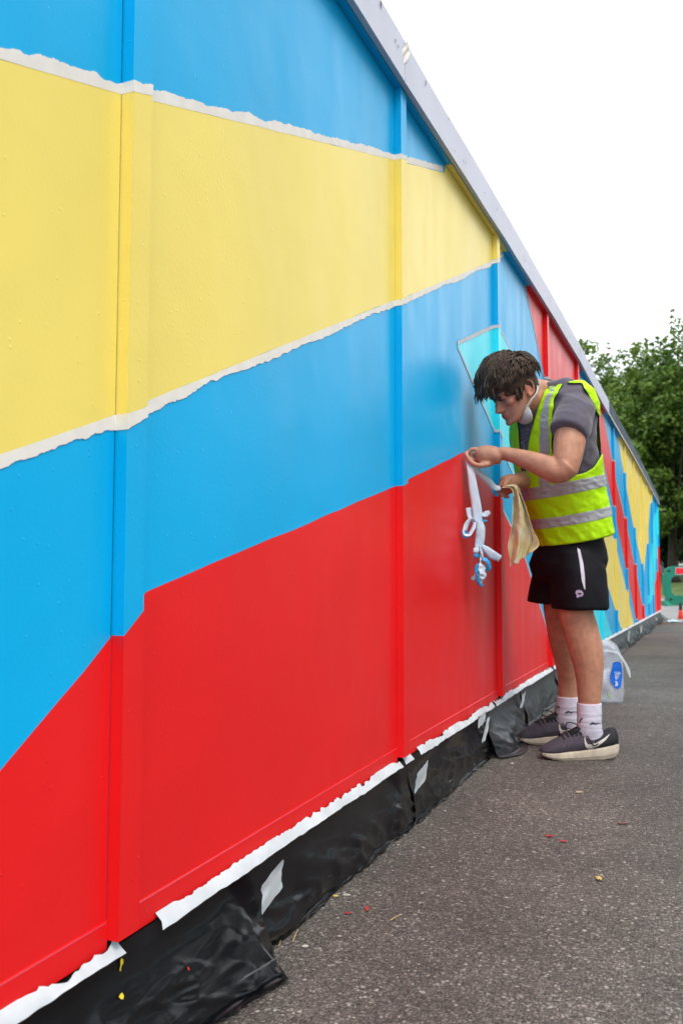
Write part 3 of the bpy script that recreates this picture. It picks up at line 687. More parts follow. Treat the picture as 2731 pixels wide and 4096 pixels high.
M_cone = mat('faded red plastic', (.60, .035, .02), rough=.5, var=.15, vscale=20)
M_blk = mat('black plastic', (.012, .012, .014), rough=.5)
c0 = on_ground(1562, 1418, gz(15)); c0.z = gz(c0.y)+.002
cone = empty('traffic_cone', c0, 'small red cone with black top in front of the green barrier', 'cone')
def rings(c, prof, n=14): return [[c+Vector((r*math.cos(2*math.pi*k/n), r*math.sin(2*math.pi*k/n), z)) for k in range(n)] for r, z in prof]
MB().loft(rings(c0, [(.062, 0), (.064, .012), (.058, .02)])).build('base', M_cone, cone, True)
MB().loft(rings(c0, [(.052, .02), (.045, .06), (.037, .13), (.033, .175)])).build('body', M_cone, cone, True)
MB().loft(rings(c0, [(.034, .172), (.030, .2), (.026, .30), (.02, .318), (.008, .322)])).build('tip', M_blk, cone, True)

def crumple(c, ax_, ay_, h, seed, n=14, amp=1.0):
    c = Vector(c); A, B = Vector(ax_), Vector(ay_); vs = []
    for i in range(n+1):
        for j in range(n+1):
            s, t = i/n*2-1, j/n*2-1; e = 1+.3*nz(s*2, t*2, seed)
            vs.append(c+A*s*e+B*t*e+Vector((0, 0, .003+h*max(0, .45+amp*ridge(s*1.7, t*1.7, seed)*.6)*(1-.5*max(abs(s), abs(t))))))
    fs = [(i*(n+1)+j, (i+1)*(n+1)+j, (i+1)*(n+1)+j+1, i*(n+1)+j+1) for i in range(n) for j in range(n)]
    return vs, fs
M_scrap = mat('cyan and white plastic film', (.03, .5, .72), rough=.4, col2=(.75, .85, .9), vscale=14, var=.2)
c1 = on_ground(1545, 1425, gz(14)); c1.z = gz(c1.y)
vs, fs = crumple(c1, (.085, .03, 0), (-.03, .14, 0), .05, 5); setp(mesh_obj('plastic_scrap', vs, fs, M_scrap), 'crumpled cyan and white plastic scrap on the asphalt before the cone', 'litter')
# ------------------------------------------------------------------ the man
DEP = 3.20                        # horizontal distance of his hips from the camera
def pp(x, y, w=0.): return at_depth(x, y, DEP-w)          # working pixel, w metres nearer than the hips
def A(x, y, w=0.): return pp(1004.7+.2929*x, 775.1+.2929*y, w)
def B(x, y, w=0.): return pp(1033.5+.2929*x, 1205.7+.2929*y, w)
def Hh(x, y, w=0.): return pp((1880+.21684*x)/KD, (1370+.21684*y)/KD, w)
def mpx(w=0.): return (DEP-w)*KD/FPX                      # metres per working pixel
ZUP = Vector((0, 0, 1))
PSI = R_(22)
P_FW = (-UH*math.cos(PSI)+WH*math.sin(PSI)); P_LF = (WH*math.cos(PSI)+UH*math.sin(PSI))   # his forward and his left
hip = pp(1310, 1250, 0)
man = empty('person', (hip.x, hip.y, 0), 'young man in yellow hi-vis vest, grey T-shirt and black shorts peeling tape off the wall', 'person')

M_skin = mat('skin', (.5, .25, .16), rough=.52, var=.22, vscale=38, detail=8, attr='Col', sss=.0, bump=.3, bscale=240, bdist=.001, spec=.4)
M_hair = mat('dark brown hair', (.070, .043, .029), rough=.55, var=.55, vscale=60, spec=.3)
M_tee = mat('grey T-shirt cotton', (.105, .092, .118), rough=.95, var=.10, vscale=14, spec=.2, bump=.25, bscale=260, sheen=.25)
M_vest = mat('fluorescent yellow polyester', (.50, .90, .0), rough=.65, var=.05, vscale=9, spec=.35, bump=.25, bscale=300)
M_refl = mat('silver reflective tape', (.40, .41, .43), rough=.5, var=.10, vscale=14, metal=.0, bump=.15, bscale=120)
M_bind = mat('dark vest binding', (.015, .02, .02), rough=.7)
M_short = mat('black sports polyester', (.005, .005, .008), rough=.75, var=.3, vscale=9, bump=.2, bscale=200, spec=.25)
M_strp = mat('white piping', (.62, .58, .68), rough=.7)
M_lil = mat('lilac embroidery', (.42, .33, .50), rough=.8)
M_sock = mat('white sports sock', (.62, .60, .70), rough=.95, var=.08, vscale=30, bump=.5, bscale=160, bdist=.002)
M_logo = mat('dark knit logo', (.04, .05, .07), rough=.8)
M_knit = mat('grey purple knit upper', (.055, .045, .062), rough=.9, var=.55, vscale=260, bump=.5, bscale=350, bdist=.0015)
M_heel = mat('black heel fabric', (.012, .013, .018), rough=.8, var=.2, vscale=40)
M_sole = mat('off white foam sole', (.46, .40, .31), rough=.75, var=.22, vscale=35)
M_swsh = mat('off white shoe mark', (.55, .51, .46), rough=.6)
M_lace = mat('black lace', (.012, .011, .014), rough=.8)
M_mask = mat('white dust mask', (.52, .52, .53), rough=.85, var=.05, vscale=40)
M_strap = mat('white elastic', (.62, .63, .62), rough=.8)
M_print = mat('pale shirt print', (.25, .30, .38), rough=.9)
M_brow = mat('eyebrow hair', (.02, .011, .008), rough=.7)

def ringe(c, a, b, tilt=0., n=48, fw=None, lf=None, p=2.2, yaw=0.):
    fw = Vector(fw or P_FW); lf = Vector(lf or P_LF)
    if yaw: fw, lf = fw*math.cos(yaw)+lf*math.sin(yaw), lf*math.cos(yaw)-fw*math.sin(yaw)
    F3 = fw*math.cos(tilt)-ZUP*math.sin(tilt); out = []
    for k in range(n):
        q = 2*math.pi*k/n; cs, sn = math.cos(q), math.sin(q)
        e = 2/p
        out.append(Vector(c)+F3*(a*math.copysign(abs(cs)**e, cs))+lf*(b*math.copysign(abs(sn)**e, sn)))
    return out
def remesh(name, mb, voxel, mt, parent, smooth_it=4, smooth_f=.5):
    me = bpy.data.meshes.new('tmp'); me.from_pydata([tuple(v) for v in mb.v], [], mb.f); me.update()
    bm = bmesh.new(); bm.from_mesh(me); bmesh.ops.recalc_face_normals(bm, faces=bm.faces); bm.to_mesh(me); bm.free()
    o = bpy.data.objects.new('tmp', me); COL.objects.link(o)
    md = o.modifiers.new('r', 'REMESH'); md.mode = 'VOXEL'; md.voxel_size = voxel; md.use_smooth_shade = True
    if smooth_it: s = o.modifiers.new('s', 'SMOOTH'); s.iterations = smooth_it; s.factor = smooth_f
    dg = bpy.context.evaluated_depsgraph_get(); dg.update()
    me2 = bpy.data.meshes.new_from_object(o.evaluated_get(dg)); bpy.data.objects.remove(o); bpy.data.meshes.remove(me)
    me2.name = name; me2.materials.clear(); me2.materials.append(mt); me2.polygons.foreach_set('use_smooth', [True]*len(me2.polygons))
    ob = bpy.data.objects.new(name, me2); COL.objects.link(ob); ob.parent = parent; ob.matrix_parent_inverse = parent.matrix_world.inverted()
    return ob
def displace(ob, fn):
    me = ob.data; n = len(me.vertices); co = np.empty(n*3); no = np.empty(n*3)
    me.vertices.foreach_get('co', co); me.vertices.foreach_get('normal', no); co = co.reshape(-1, 3); no = no.reshape(-1, 3)
    for i in range(n): co[i] += no[i]*fn(co[i])
    me.vertices.foreach_set('co', co.reshape(-1)); me.update()

# ---- torso stations: (x px, y px, apparent half width px, half shoulder width m, w, tilt deg)
TOR = [(1312,1238,74,.172,-.09,13),(1302,1187,77,.172,-.07,13),(1292,1140,79,.172,-.04,13),(1283,1090,81,.176,-.01,12),(1275,1035,84,.182,.03,10),
       (1270,985,85,.188,.06,8),(1270,945,83,.186,.08,7),(1272,915,70,.166,.10,8),(1276,893,46,.118,.115,12),(1262,876,26,.062,.13,16)]
def tor(t, grow=0., n=64):
    x, y, hp, b, w_, tl = [float(np.interp(t, np.arange(len(TOR)), [r[i] for r in TOR])) for i in range(6)]
    e = hp*mpx(w_); a2 = e*e-(b*math.sin(PSI))**2; a = math.sqrt(max(a2, .0012))/math.cos(PSI)
    return pp(x, y, w_), a+grow, b+grow, R_(tl)
def tor_pt(t, th, grow=0., p=2.08):
    c, a, b, tl = tor(t, grow); a *= .97; cs, sn = math.cos(th), math.sin(th); e = 2/p
    F3 = P_FW*math.cos(tl)-ZUP*math.sin(tl)
    return c+F3*(a*math.copysign(abs(cs)**e, cs))+P_LF*(b*math.copysign(abs(sn)**e, sn))

# ---- head frame
HS = .815
hw = .17
ear_c = Hh(1080, 830, hw+.07)
hyaw = PSI+R_(-6)
hf0 = (-UH*math.cos(hyaw)+WH*math.sin(hyaw)); hl = (WH*math.cos(hyaw)+UH*math.sin(hyaw))
HP = R_(29)
hf = hf0*math.cos(HP)-ZUP*math.sin(HP); ht = ZUP*math.cos(HP)+hf0*math.sin(HP)
ORG = ear_c-(hf*(-.022)+hl*.080+ht*(-.008))*HS*1.08
def hd(f, l, t): return ORG+(hf*f+hl*l+ht*t)*HS*1.08

# ---- body (skin), one continuous surface
body = MB()
def hring(t, fr, bk, hwid, p=2.4, n=32):
    out = []
    for k in range(n):
        q = 2*math.pi*k/n; cs, sn = math.cos(q), math.sin(q); e = 2/p
        mid, ra = (fr+bk)/2, (fr-bk)/2
        out.append(hd(mid+ra*math.copysign(abs(cs)**e, cs), hwid*math.copysign(abs(sn)**e, sn), t))
    return out
HR = [(-.113,.078,.050,.018,2.0),(-.109,.089,.030,.032,2.1),(-.10,.093,.005,.045,2.1),(-.085,.089,-.03,.054,2.2),(-.072,.090,-.048,.058,2.3),(-.058,.090,-.055,.060,2.3),(-.042,.089,-.065,.064,2.3),
      (-.02,.090,-.075,.069,2.3),(-.004,.084,-.085,.070,2.2),(.010,.082,-.092,.070,2.2),(.022,.092,-.097,.071,2.3),(.036,.096,-.100,.073,2.3),(.06,.093,-.103,.076,2.2),(.085,.080,-.097,.071,2.1),(.105,.058,-.078,.056,2.0),(.118,.025,-.04,.028,2.0)]
body.loft([hring(*r) for r in HR])
# nose, nostril wings, lips, brows, cheekbones, lids
body.loft([[hd(f-.012+r*.9*math.cos(q), hw_*math.sin(q), t-.004*math.cos(q)) for q in [2*math.pi*k/12 for k in range(12)]] for f, r, hw_, t in ((.090,.012,.007,.020),(.098,.014,.008,.004),(.108,.016,.009,-.014),(.118,.018,.012,-.030),(.119,.019,.014,-.039),(.106,.015,.013,-.047),(.098,.008,.008,-.052))])
for s in (-1, 1):
    body.ell(hd(.100, .0135*s, -.041), (hf*.013, hl*.0075, ht*.008), 10, 8)
    body.ell(hd(.080, .036*s, .022), (hf*.014, hl*.024, ht*.0075), 12, 8)
    body.ell(hd(.0745, .033*s, .004), (hf*.012, hl*.016, ht*.0095), 12, 8)
    body.ell(hd(.062, .048*s, -.022), (hf*.022, hl*.018, ht*.016), 12, 8)
body.ell(hd(.0895, 0, -.0655), (hf*.010, hl*.023, ht*.0055), 14, 8)
body.ell(hd(.0880, 0, -.0765), (hf*.010, hl*.020, ht*.0065), 14, 8)
body.ell(hd(.086, 0, -.102), (hf*.012, hl*.020, ht*.012), 14, 8)
for s in (-1, 1):                 # ears: rim and bowl
    rim = [hd(-.022+.017*math.cos(q)-.004*math.sin(q), s*(.077+.008*math.sin(q*.5+.3)+.005*(math.cos(q) < 0)), -.008+.031*math.sin(q)) for q in [2*math.pi*k/18 for k in range(15)]]
    body.tube(rim, [.0042]*15, 8)
    body.ell(hd(-.02, s*.073, -.010), (hf*.016, hl*.007, ht*.028), 12, 8)
    body.ell(hd(-.013, s*.078, -.038), (hf*.008, hl*.006, ht*.009), 10, 8)
# neck and trunk
nk = [hd(-.035, 0, -.03), hd(-.045, 0, -.075), Hh(1180, 900, .14), pp(1268, 905, .11), pp(1273, 960, .09)]
body.tube(nk, [(.050,.047), (.051,.049), (.053,.052), (.058,.066), (.08,.10)], 20, flat=hf0)
body.loft([ringe(tor(t)[0], tor(t)[1]*.80, tor(t)[2]*.82, tor(t)[3], 32, p=2.08) for t in (0, 1, 2, 3, 4, 5, 6, 7, 7.6)])
def limb(pts, n=18, flat=None, m=14):
    q = spline([(*p[0], p[1], p[2]) for p in pts], m)
    body.tube([x[:3] for x in q], [(x[3], x[4]) for x in q], n, flat=flat)
# left arm (near)
sh = pp(1316, 940, .235); el = pp(1294, 1085, .34); wr = pp(1157, 1040, .235)
limb([(sh, .054, .052), (pp(1312, 975, .285), .056, .054), (pp(1306, 1020, .315), .055, .052), (pp(1301, 1056, .335), .049, .048), (el, .045, .045)], flat=UH)
limb([(pp(1299, 1070, .34), .046, .050), (pp(1281, 1083, .335), .044, .045), (pp(1252, 1072, .32), .042, .040), (pp(1215, 1058, .29), .035, .034), (pp(1178, 1046, .255), .027, .029), (pp(1150, 1040, .23), .024, .030)], flat=ZUP)
# right arm (far), forearm coming forward round the front of the vest
limb([(pp(1238, 935, -.09), .058, .058), (pp(1240, 1030, -.13), .052, .052), (pp(1252, 1090, -.10), .044, .044)], flat=UH)
limb([(pp(1252, 1088, -.10), .044, .046), (pp(1222, 1098, -.03), .041, .041), (pp(1190, 1104, .05), .030, .032), (pp(1178, 1106, .075), .027, .031)], flat=ZUP)
# hands
FR = .0087
def finger(pts, r0=FR, r1=.0068):
    q = spline(pts, 9); n = len(q)
    body.tube(q, [r0+(r1-r0)*i/(n-1) for i in range(n-1)]+[r1*.45], 10)
tip = on_x(1068, 1042, .010)          # where the thumb and forefinger pinch the tape on the wall
WT = DEP-(tip-CAMV).dot(FH)
def Hn(x, y, dw=0.): return pp(1004.7+.2929*x, 775.1+.2929*y, dw)     # zoom-A pixels
wt = WT
# palm: back of the hand up, seen from the thumb side
body.tube([Hn(500, 935, .232), Hn(445, 925, .225), Hn(385, 925, .215), Hn(330, 918, .208), Hn(300, 912, .205)], [(.027,.028), (.034,.034), (.038,.038), (.034,.038), (.022,.030)], 16, flat=ZUP)
body.ell(Hn(385, 975, .228), (UH*.030, WH*.016, ZUP*.020), 12, 8)
# forefinger arches over to the wall, thumb underneath meets it
finger([Hn(345, 885, .222), Hn(285, 873, .222), Hn(252, 885, .218), Hn(228, 905, .213), Hn(212, 893, wt+.012)])
finger([Hn(400, 990, .238), Hn(345, 1005, .245), Hn(290, 995, .24), Hn(250, 965, .232), Hn(224, 920, wt+.02), Hn(214, 900, wt+.012)], .0105, .0075)
# middle, ring and little fingers curl behind
finger([Hn(350, 890, .200), Hn(300, 905, .197), Hn(262, 925, .205), Hn(262, 960, .215), Hn(285, 975, .22)])
finger([Hn(355, 905, .180), Hn(312, 925, .176), Hn(290, 950, .184), Hn(300, 975, .195)])
finger([Hn(365, 925, .162), Hn(330, 945, .158), Hn(318, 965, .166), Hn(330, 985, .178)], .0078, .006)
# right hand, holding rag and tape at the belly
body.tube([Hn(610, 1125, .075), Hn(570, 1140, .09), Hn(535, 1160, .10), Hn(515, 1175, .105)], [(.027,.030), (.036,.030), (.038,.030), (.026,.024)], 16, flat=ZUP)
finger([Hn(545, 1120, .10), Hn(510, 1130, .115), Hn(488, 1160, .12), Hn(492, 1190, .118)])
finger([Hn(540, 1165, .09), Hn(500, 1190, .10), Hn(472, 1215, .105), Hn(500, 1222, .11)])
finger([Hn(545, 1180, .085), Hn(512, 1215, .09), Hn(490, 1238, .095), Hn(530, 1238, .105)])
finger([Hn(555, 1190, .08), Hn(530, 1230, .082), Hn(530, 1252, .088), Hn(565, 1250, .10)], .0078, .006)
finger([Hn(585, 1115, .10), Hn(545, 1130, .125), Hn(520, 1160, .135), Hn(520, 1185, .135)], .0105, .0075)
# legs
limb([(pp(1330, 1262, -.02), .088, .085), (pp(1328, 1330, -.015), .080, .080), (pp(1320, 1396, -.01), .067, .066), (pp(1329, 1436, -.01), .067, .062), (pp(1341, 1478, -.01), .066, .062), (pp(1350, 1525, -.01), .0575, .056), (pp(1352, 1570, -.01), .0475, .047), (pp(1352, 1612, -.01), .0415, .041), (pp(1352, 1645, -.01), .034, .034), (pp(1356, 1690, -.01), .032, .032)], flat=UH, m=22)
limb([(pp(1296, 1262, -.19), .090, .085), (pp(1292, 1330, -.20), .082, .080), (pp(1286, 1392, -.22), .070, .068), (pp(1291, 1436, -.24), .066, .062), (pp(1297, 1478, -.255), .063, .061), (pp(1304, 1525, -.27), .053, .054), (pp(1306, 1565, -.28), .045, .046), (pp(1304, 1598, -.28), .0415, .041), (pp(1303, 1630, -.28), .034, .034), (pp(1304, 1665, -.28), .032, .032)], flat=UH, m=22)
bo = remesh('body', body, .0038, M_skin, man, 5, .5)
# skin tone by region: redder face, hands and knees, shadow of a shaved beard, lips
me = bo.data; n = len(me.vertices); co = np.empty(n*3); me.vertices.foreach_get('co', co); co = co.reshape(-1, 3)
base = np.array([.50, .235, .145]); colr = np.tile(base, (n, 1))
def blend(c, r, tint, k=1., ax=None):
    d = co-np.array(c)
    q = np.sqrt((d**2).sum(1))/r if ax is None else np.sqrt(sum(((d@np.array(a.normalized()))/a.length)**2 for a in ax))
    wgt = np.clip(1.3-q, 0, 1)[:, None]*k; colr[:] = colr*(1-wgt)+np.array(tint)*wgt
blend(hd(.05, 0, -.01), .12, (.47, .19, .125), .8)
for s in (-1, 1): blend(hd(.07, s*.05, -.02), .03, (.52, .17, .115), .6)
blend(hd(.115, 0, -.035), .022, (.52, .17, .12), .7)
blend(hd(.02, 0, -.085), .0, (.3, .2, .15), .0)
for s in (-1, 1): blend(hd(.03, s*.05, -.075), .05, (.34, .185, .125), .55)
blend(hd(.085, 0, -.095), .035, (.34, .17, .115), .5)
blend(hd(.098, 0, -.071), .02, (.40, .12, .095), .9, (hf*.016, hl*.024, ht*.012))
for s in (-1, 1): blend(hd(-.02, s*.078, -.005), .035, (.56, .20, .13), .8)
for p_ in (Hn(230, 930, .22), Hn(250, 970, .23), Hn(300, 900, .21), Hn(490, 1200, .11)): blend(p_, .03, (.56, .24, .17), .7)
blend(pp(1318, 1425, .09), .06, (.46, .185, .12), .5); blend(pp(1278, 1420, -.16), .06, (.46, .185, .12), .5); blend(el, .05, (.47, .19, .125), .5)
ca = me.color_attributes.new('Col', 'FLOAT_COLOR', 'POINT'); ca.data.foreach_set('color', np.concatenate([colr, np.ones((n, 1))], 1).astype(np.float32).reshape(-1))
bvh_body = BVHTree.FromPolygons([Vector(c) for c in co], [tuple(p.vertices) for p in me.polygons])

# eyebrows, lashes
for s in (-1, 1):
    MB().tube([hd(.094-.010*abs(q-.3), s*(.012+.036*q), .025+.006*math.sin(q*2.6)) for q in (0, .3, .6, 1)], [(.002,.004), (.0028,.005), (.0025,.0042), (.0012,.002)], 8, flat=hf).build('eyebrow', M_brow, man, True)
    MB().tube([hd(.0862-.008*q*q, s*(.019+.027*q), -.001-.004*math.sin(q*3.1)) for q in (0, .25, .5, .75, 1)], [.0012, .0017, .0019, .0017, .0009], 6).build('eyelashes', M_brow, man, True)
# hair: a close cap plus several hundred combed locks
hr = MB()
hr.ell(hd(-.004, 0, .060), (hf*.102, hl*.086, ht*.092), 24, 16)
hr.ell(hd(-.042, 0, .022), (hf*.060, hl*.076, ht*.074), 20, 12)
r3 = np.random.default_rng(5)
cap = MB(); cap.v, cap.f = list(hr.v), list(hr.f)
bvh_hair = BVHTree.FromPolygons(cap.v, cap.f)
def lock(root, d0, d1, L_, r, lift=.004, drop=0., n=7):
    p = root.copy(); pts = [p.copy()]
    for i in range(1, n):
        t = i/(n-1); d = (d0*(1-t)+d1*t).normalized(); p = p+d*(L_/(n-1))
        q = ORG+(hf*(-.02)+ht*.035)*1.1
        if t < 1-drop:                       # hug the head
            loc, nrm, idx, dist = bvh_hair.find_nearest(p)
            if loc is not None:
                outw = (loc-q).normalized(); p = p*.4+(loc+outw*(lift+.014*math.sin(t*2.6)))*.6
        pts.append(p.copy())
    rr_ = [(r*(.5+.8*math.sin(math.pi*min(1, .18+.78*i/(n-1)))), r*.45*(.5+.8*math.sin(math.pi*min(1, .18+.78*i/(n-1))))) for i in range(n)]
    rr_[-1] = (r*.12, r*.08)
    hr.tube(pts, rr_, 6, flat=hl)
for k in range(1900):
    u_, v_ = r3.random(), r3.random()
    fpos = -.100+.195*u_; az = (v_*2-1)*1.45
    rt = hd(fpos*.92-.01, .102*math.sin(az), .060+.105*math.cos(az)*math.sqrt(max(.05, 1-(fpos/.125)**2)))
    loc, nrm, idx, dist = bvh_hair.find_nearest(rt)
    side = math.sin(az)
    fwd_amt = .9
    d0 = (hf*fwd_amt+hl*side*.25+ht*(.25-.25*abs(side))+Vector(r3.normal(size=3))*.22)
    d1 = (hf*.55+hl*side*.15-ht*(.75)+Vector(r3.normal(size=3))*.28)
    if abs(side) > .72: d0 = hf*.45-ht*.7+Vector(r3.normal(size=3))*.2; d1 = -ht*.9+hf*.15+Vector(r3.normal(size=3))*.2
    if fpos < -.06: d0 = -ht*.8-hf*.2+Vector(r3.normal(size=3))*.25; d1 = -ht+hf*.1+Vector(r3.normal(size=3))*.2
    L_ = (.055+.03*r3.random()) if abs(side) < .72 else .035+.015*r3.random()
    lock(loc, d0, d1, L_*(1.0+.25*r3.random()), .0017+.0016*r3.random(), .001+.010*r3.random())
for k in range(170):                          # the fringe hanging over the forehead
    l = -.06+.125*r3.random(); rt = hd(.092-.25*l*l*6+.008*r3.normal(), l, .105+.014*r3.normal())
    d0 = hf*.75-ht*.05+hl*.1*r3.normal(); d1 = -ht*.9+hf*.15-ZUP*.35+Vector(r3.normal(size=3))*.22
    lock(rt, d0, d1, .062+.024*r3.random(), (.0016+.0012*r3.random()), .006, drop=.72, n=8)
for k in range(26):                          # sideburn and nape
    s = 1 if k % 2 else -1
    lock(hd(.018+.010*r3.normal(), s*.074, .012+.01*r3.normal()), -ht, -ht*1.0+hf*.1, .040+.008*r3.random(), .0045, .001)
hair = hr.build('hair', M_hair, man, True)

# dust mask pulled down under the chin, with its elastic
mk = MB(); cM = Hh(985, 1300, .165); rgs = []
for i in range(9):
    t = i/8*math.pi/2; rad = .064*math.cos(t*.96)+.004
    rgs.append([cM+(P_FW*.55-ZUP*.45+WH*.25).normalized()*(.036*math.sin(t))+ (hl*math.cos(q)*.78+(P_FW*.45+ZUP*.75)*math.sin(q)*.72)*rad for q in [2*math.pi*k/22 for k in range(22)]])
mk.loft(rgs, True); mask = mk.build('dust_mask', M_mask, man, True)
for k, (dx, dw) in enumerate(((0, 0), (26, .004))):
    q = spline([Hh(1060+dx, 1215, .262), Hh(1150+dx, 1060, .262), Hh(1235+dx, 905, .248), Hh(1275+dx, 780, .222), Hh(1255+dx, 705, .185)], 16)
    pts = []
    for p_ in q:
        loc, nrm, idx, dist = bvh_body.find_nearest(Vector(p_)); pts.append(loc+(Vector(p_)-loc).normalized()*.004 if (Vector(p_)-loc).length > 1e-5 else loc)
    pts = [Vector(a)*.5+b*.5 for a, b in zip(q, pts)]
    MB().tube(pts, [(.0012, .0032)]*16, 6, flat=UH).build('strap', M_strap, mask, True)

# ---- T-shirt
tee = MB()
tee.loft([ringe(*(lambda r: (r[0], r[1]*1.0, r[2]*.965, r[3]))(tor(t)), 64, p=2.08) for t in np.linspace(.2, 8.7, 26)])
tee.tube([pp(1300, 928, .13), pp(1318, 932, .21), pp(1320, 952, .262), pp(1312, 975, .295), pp(1304, 995, .315)], [(.045,.05), (.062,.060), (.064,.064), (.063,.062), (.062,.060)], 24, flat=UH)
tee.tube([pp(1262, 905, -.02), pp(1244, 925, -.09), pp(1240, 985, -.115)], [(.06,.07), (.075,.07), (.068,.065)], 20, flat=UH)
ts = remesh('t_shirt', tee, .006, M_tee, man, 5, .5)
displace(ts, lambda c: .006*(ridge(c[0]*5+c[2]*7, c[1]*5-c[2]*3, 2.2)-.3)+.0045*ridge(c[2]*16+c[0]*9, c[1]*8, 4.4)+.002*ridge(c[2]*30, c[1]*26+c[0]*20, 5.4))

# ---- hi-vis vest: a sheet round the torso with V neck and deep armholes
NT, NV = 168, 110
T0, T1 = 0.0, 8.15
def ypx(t): return float(np.interp(t, np.arange(len(TOR)), [r[1] for r in TOR]))
def vest_pt(t, th, g=.010):
    p = tor_pt(t, th, g)
    d = Vector((th*2.2, t*1.4, 1.3)); low = max(0, 1-t/4)
    fold = .006*low*nz(th*2.6, t*.9, 3)+.004*ridge(th*3+t*1.2, t*1.3, 6)*(.4+.6*low)+.010*low*low*math.sin(th*3.0+1)*.4
    fold += .0028*ridge(th*8+t*3, t*4.5, 9)+.0012*ridge(th*15, t*9-th*4, 12)
    c = tor(t)[0]; o = (p-c); o.z *= .2
    return p+o.normalized()*fold
def inpoly(p, poly):
    c = False
    for i in range(len(poly)):
        a, b = poly[i], poly[i-1]
        if (a[1] > p[1]) != (b[1] > p[1]) and p[0] < (b[0]-a[0])*(p[1]-a[1])/(b[1]-a[1])+a[0]: c = not c
    return c
def wpx(P):
    d = P-CAMV; z = d.dot(FWD); return ((1365.5+FPX*d.dot(RGT)/z)/KD, (2048-FPX*d.dot(UPV)/z)/KD)
ARM_O = [(1292,880),(1272,914),(1267,957),(1266,1024),(1272,1062),(1290,1085),(1312,1092),(1340,1086),(1362,1074),(1376,1050),(1384,1033),(1382,985),(1374,955),(1352,912),(1335,880)]
V_O = [(1262,860),(1249,901),(1231,951),(1215,1009),(1208,1092),(1200,1092),(1194,1040),(1191,980),(1187,940),(1180,860)]
STRIP_O = [(1268,860),(1267,885),(1252,915),(1241,955),(1239,1020),(1240,1135),(1266,1135),(1262,1060),(1258,957),(1264,914),(1284,875),(1290,860)]
def armhole(t, th):
    deg = math.degrees(th)
    if 20 < deg < 142: return inpoly(wpx(tor_pt(t, th, .012)), ARM_O)
    y = ypx(t); k = (y-885)/207
    if y > 1092: return False
    half = 34*(1-max(0, (k-.55)/.45)**2.6)**.5 if k > .55 else 34*(.62+.38*min(1, max(0, k)/.3))
    return abs(deg+95) < half
def vneck(t, th):
    deg = math.degrees(th)
    return -62 < deg < 75 and inpoly(wpx(tor_pt(t, th, .012)), V_O)
ths = [-math.pi+2*math.pi*k/NT for k in range(NT+1)]; tv = [T0+(T1-T0)*j/NV for j in range(NV+1)]
vv = {}; VS = []; FSv = []
def vid(i, j, g=.010):
    i %= NT
    if (i, j) not in vv: vv[(i, j)] = len(VS); VS.append(vest_pt(tv[j], ths[i], g))
    return vv[(i, j)]
keep = [[not (armhole((tv[j]+tv[j+1])/2, (ths[i]+ths[i+1])/2) or vneck((tv[j]+tv[j+1])/2, (ths[i]+ths[i+1])/2)) for j in range(NV)] for i in range(NT)]
for i in range(NT):
    for j in range(NV):
        if keep[i][j]: FSv.append((vid(i, j), vid(i+1, j), vid(i+1, j+1), vid(i, j+1)))
from collections import defaultdict
ec = defaultdict(int)
for f in FSv:
    for a, b in zip(f, f[1:]+f[:1]): ec[(min(a, b), max(a, b))] += 1
adj = defaultdict(list)
for (a, b), c in ec.items():
    if c == 1: adj[a].append(b); adj[b].append(a)
seen = set(); loops_ = []
for s0 in list(adj):
    if s0 in seen: continue
    path = [s0]; seen.add(s0); cur = s0
    while True:
        nx = [x for x in adj[cur] if x not in seen]
        if not nx: break
        cur = nx[0]; seen.add(cur); path.append(cur)
    if len(path) < 12: continue
    P = [VS[i] for i in path]; m_ = len(P)
    for _ in range(14): P = [(P[i-1]+P[i]*2+P[(i+1) % m_])/4 for i in range(m_)]
    for i_, p_ in zip(path, P): VS[i_] = p_
    loops_.append(P+[P[0]])
vest = mesh_obj('hi_vis_vest', VS, FSv, M_vest, man, True)
md = vest.modifiers.new('t', 'SOLIDIFY'); md.thickness = .0025; md.offset = 1
for P in loops_: MB().tube(P, [.0024]*len(P), 6).build('binding', M_bind, vest, True)
def band(name, region, g, mt):
    """patch of reflective tape sewn on the vest; region(t, th)->bool on a fine grid"""
    vs, fs, idx = [], [], {}
    def v(i, j):
        i %= NT
        if (i, j) not in idx: idx[(i, j)] = len(vs); vs.append(vest_pt(tv2[j], ths[i], g))
        return idx[(i, j)]
    n2 = 220; tv2 = [T0+(T1-T0)*j/n2 for j in range(n2+1)]
    for i in range(NT):
        for j in range(n2):
            t, th = (tv2[j]+tv2[j+1])/2, (ths[i]+ths[i+1])/2
            if region(t, th) and not armhole(t, th) and not vneck(t, th): fs.append((v(i, j), v(i+1, j), v(i+1, j+1), v(i, j+1)))
    e2 = defaultdict(int)
    for f in fs:
        for a, b in zip(f, f[1:]+f[:1]): e2[(min(a, b), max(a, b))] += 1
    nb = defaultdict(list)
    for (a, b), c in e2.items():
        if c == 1: nb[a].append(b); nb[b].append(a)
    for _ in range(14):
        new = {k_: (sum((vs[x] for x in l_), Vector())/len(l_)+vs[k_])/2 for k_, l_ in nb.items()}
        for k_, p_ in new.items(): vs[k_] = p_
    return mesh_obj(name, vs, fs, mt, vest, True)
band('reflective_band', lambda t, th: .76 < t < 1.24, .0145, M_refl)
band('reflective_band', lambda t, th: 2.15 < t < 2.66, .0145, M_refl)
band('reflective_strip', lambda t, th: t >= 2.6 and 0 < math.degrees(th) < 110 and inpoly(wpx(tor_pt(t, th, .012)), STRIP_O), .0145, M_refl)
band('reflective_strip', lambda t, th: t >= 2.66 and -60 < math.degrees(th) < -44, .0145, M_refl)

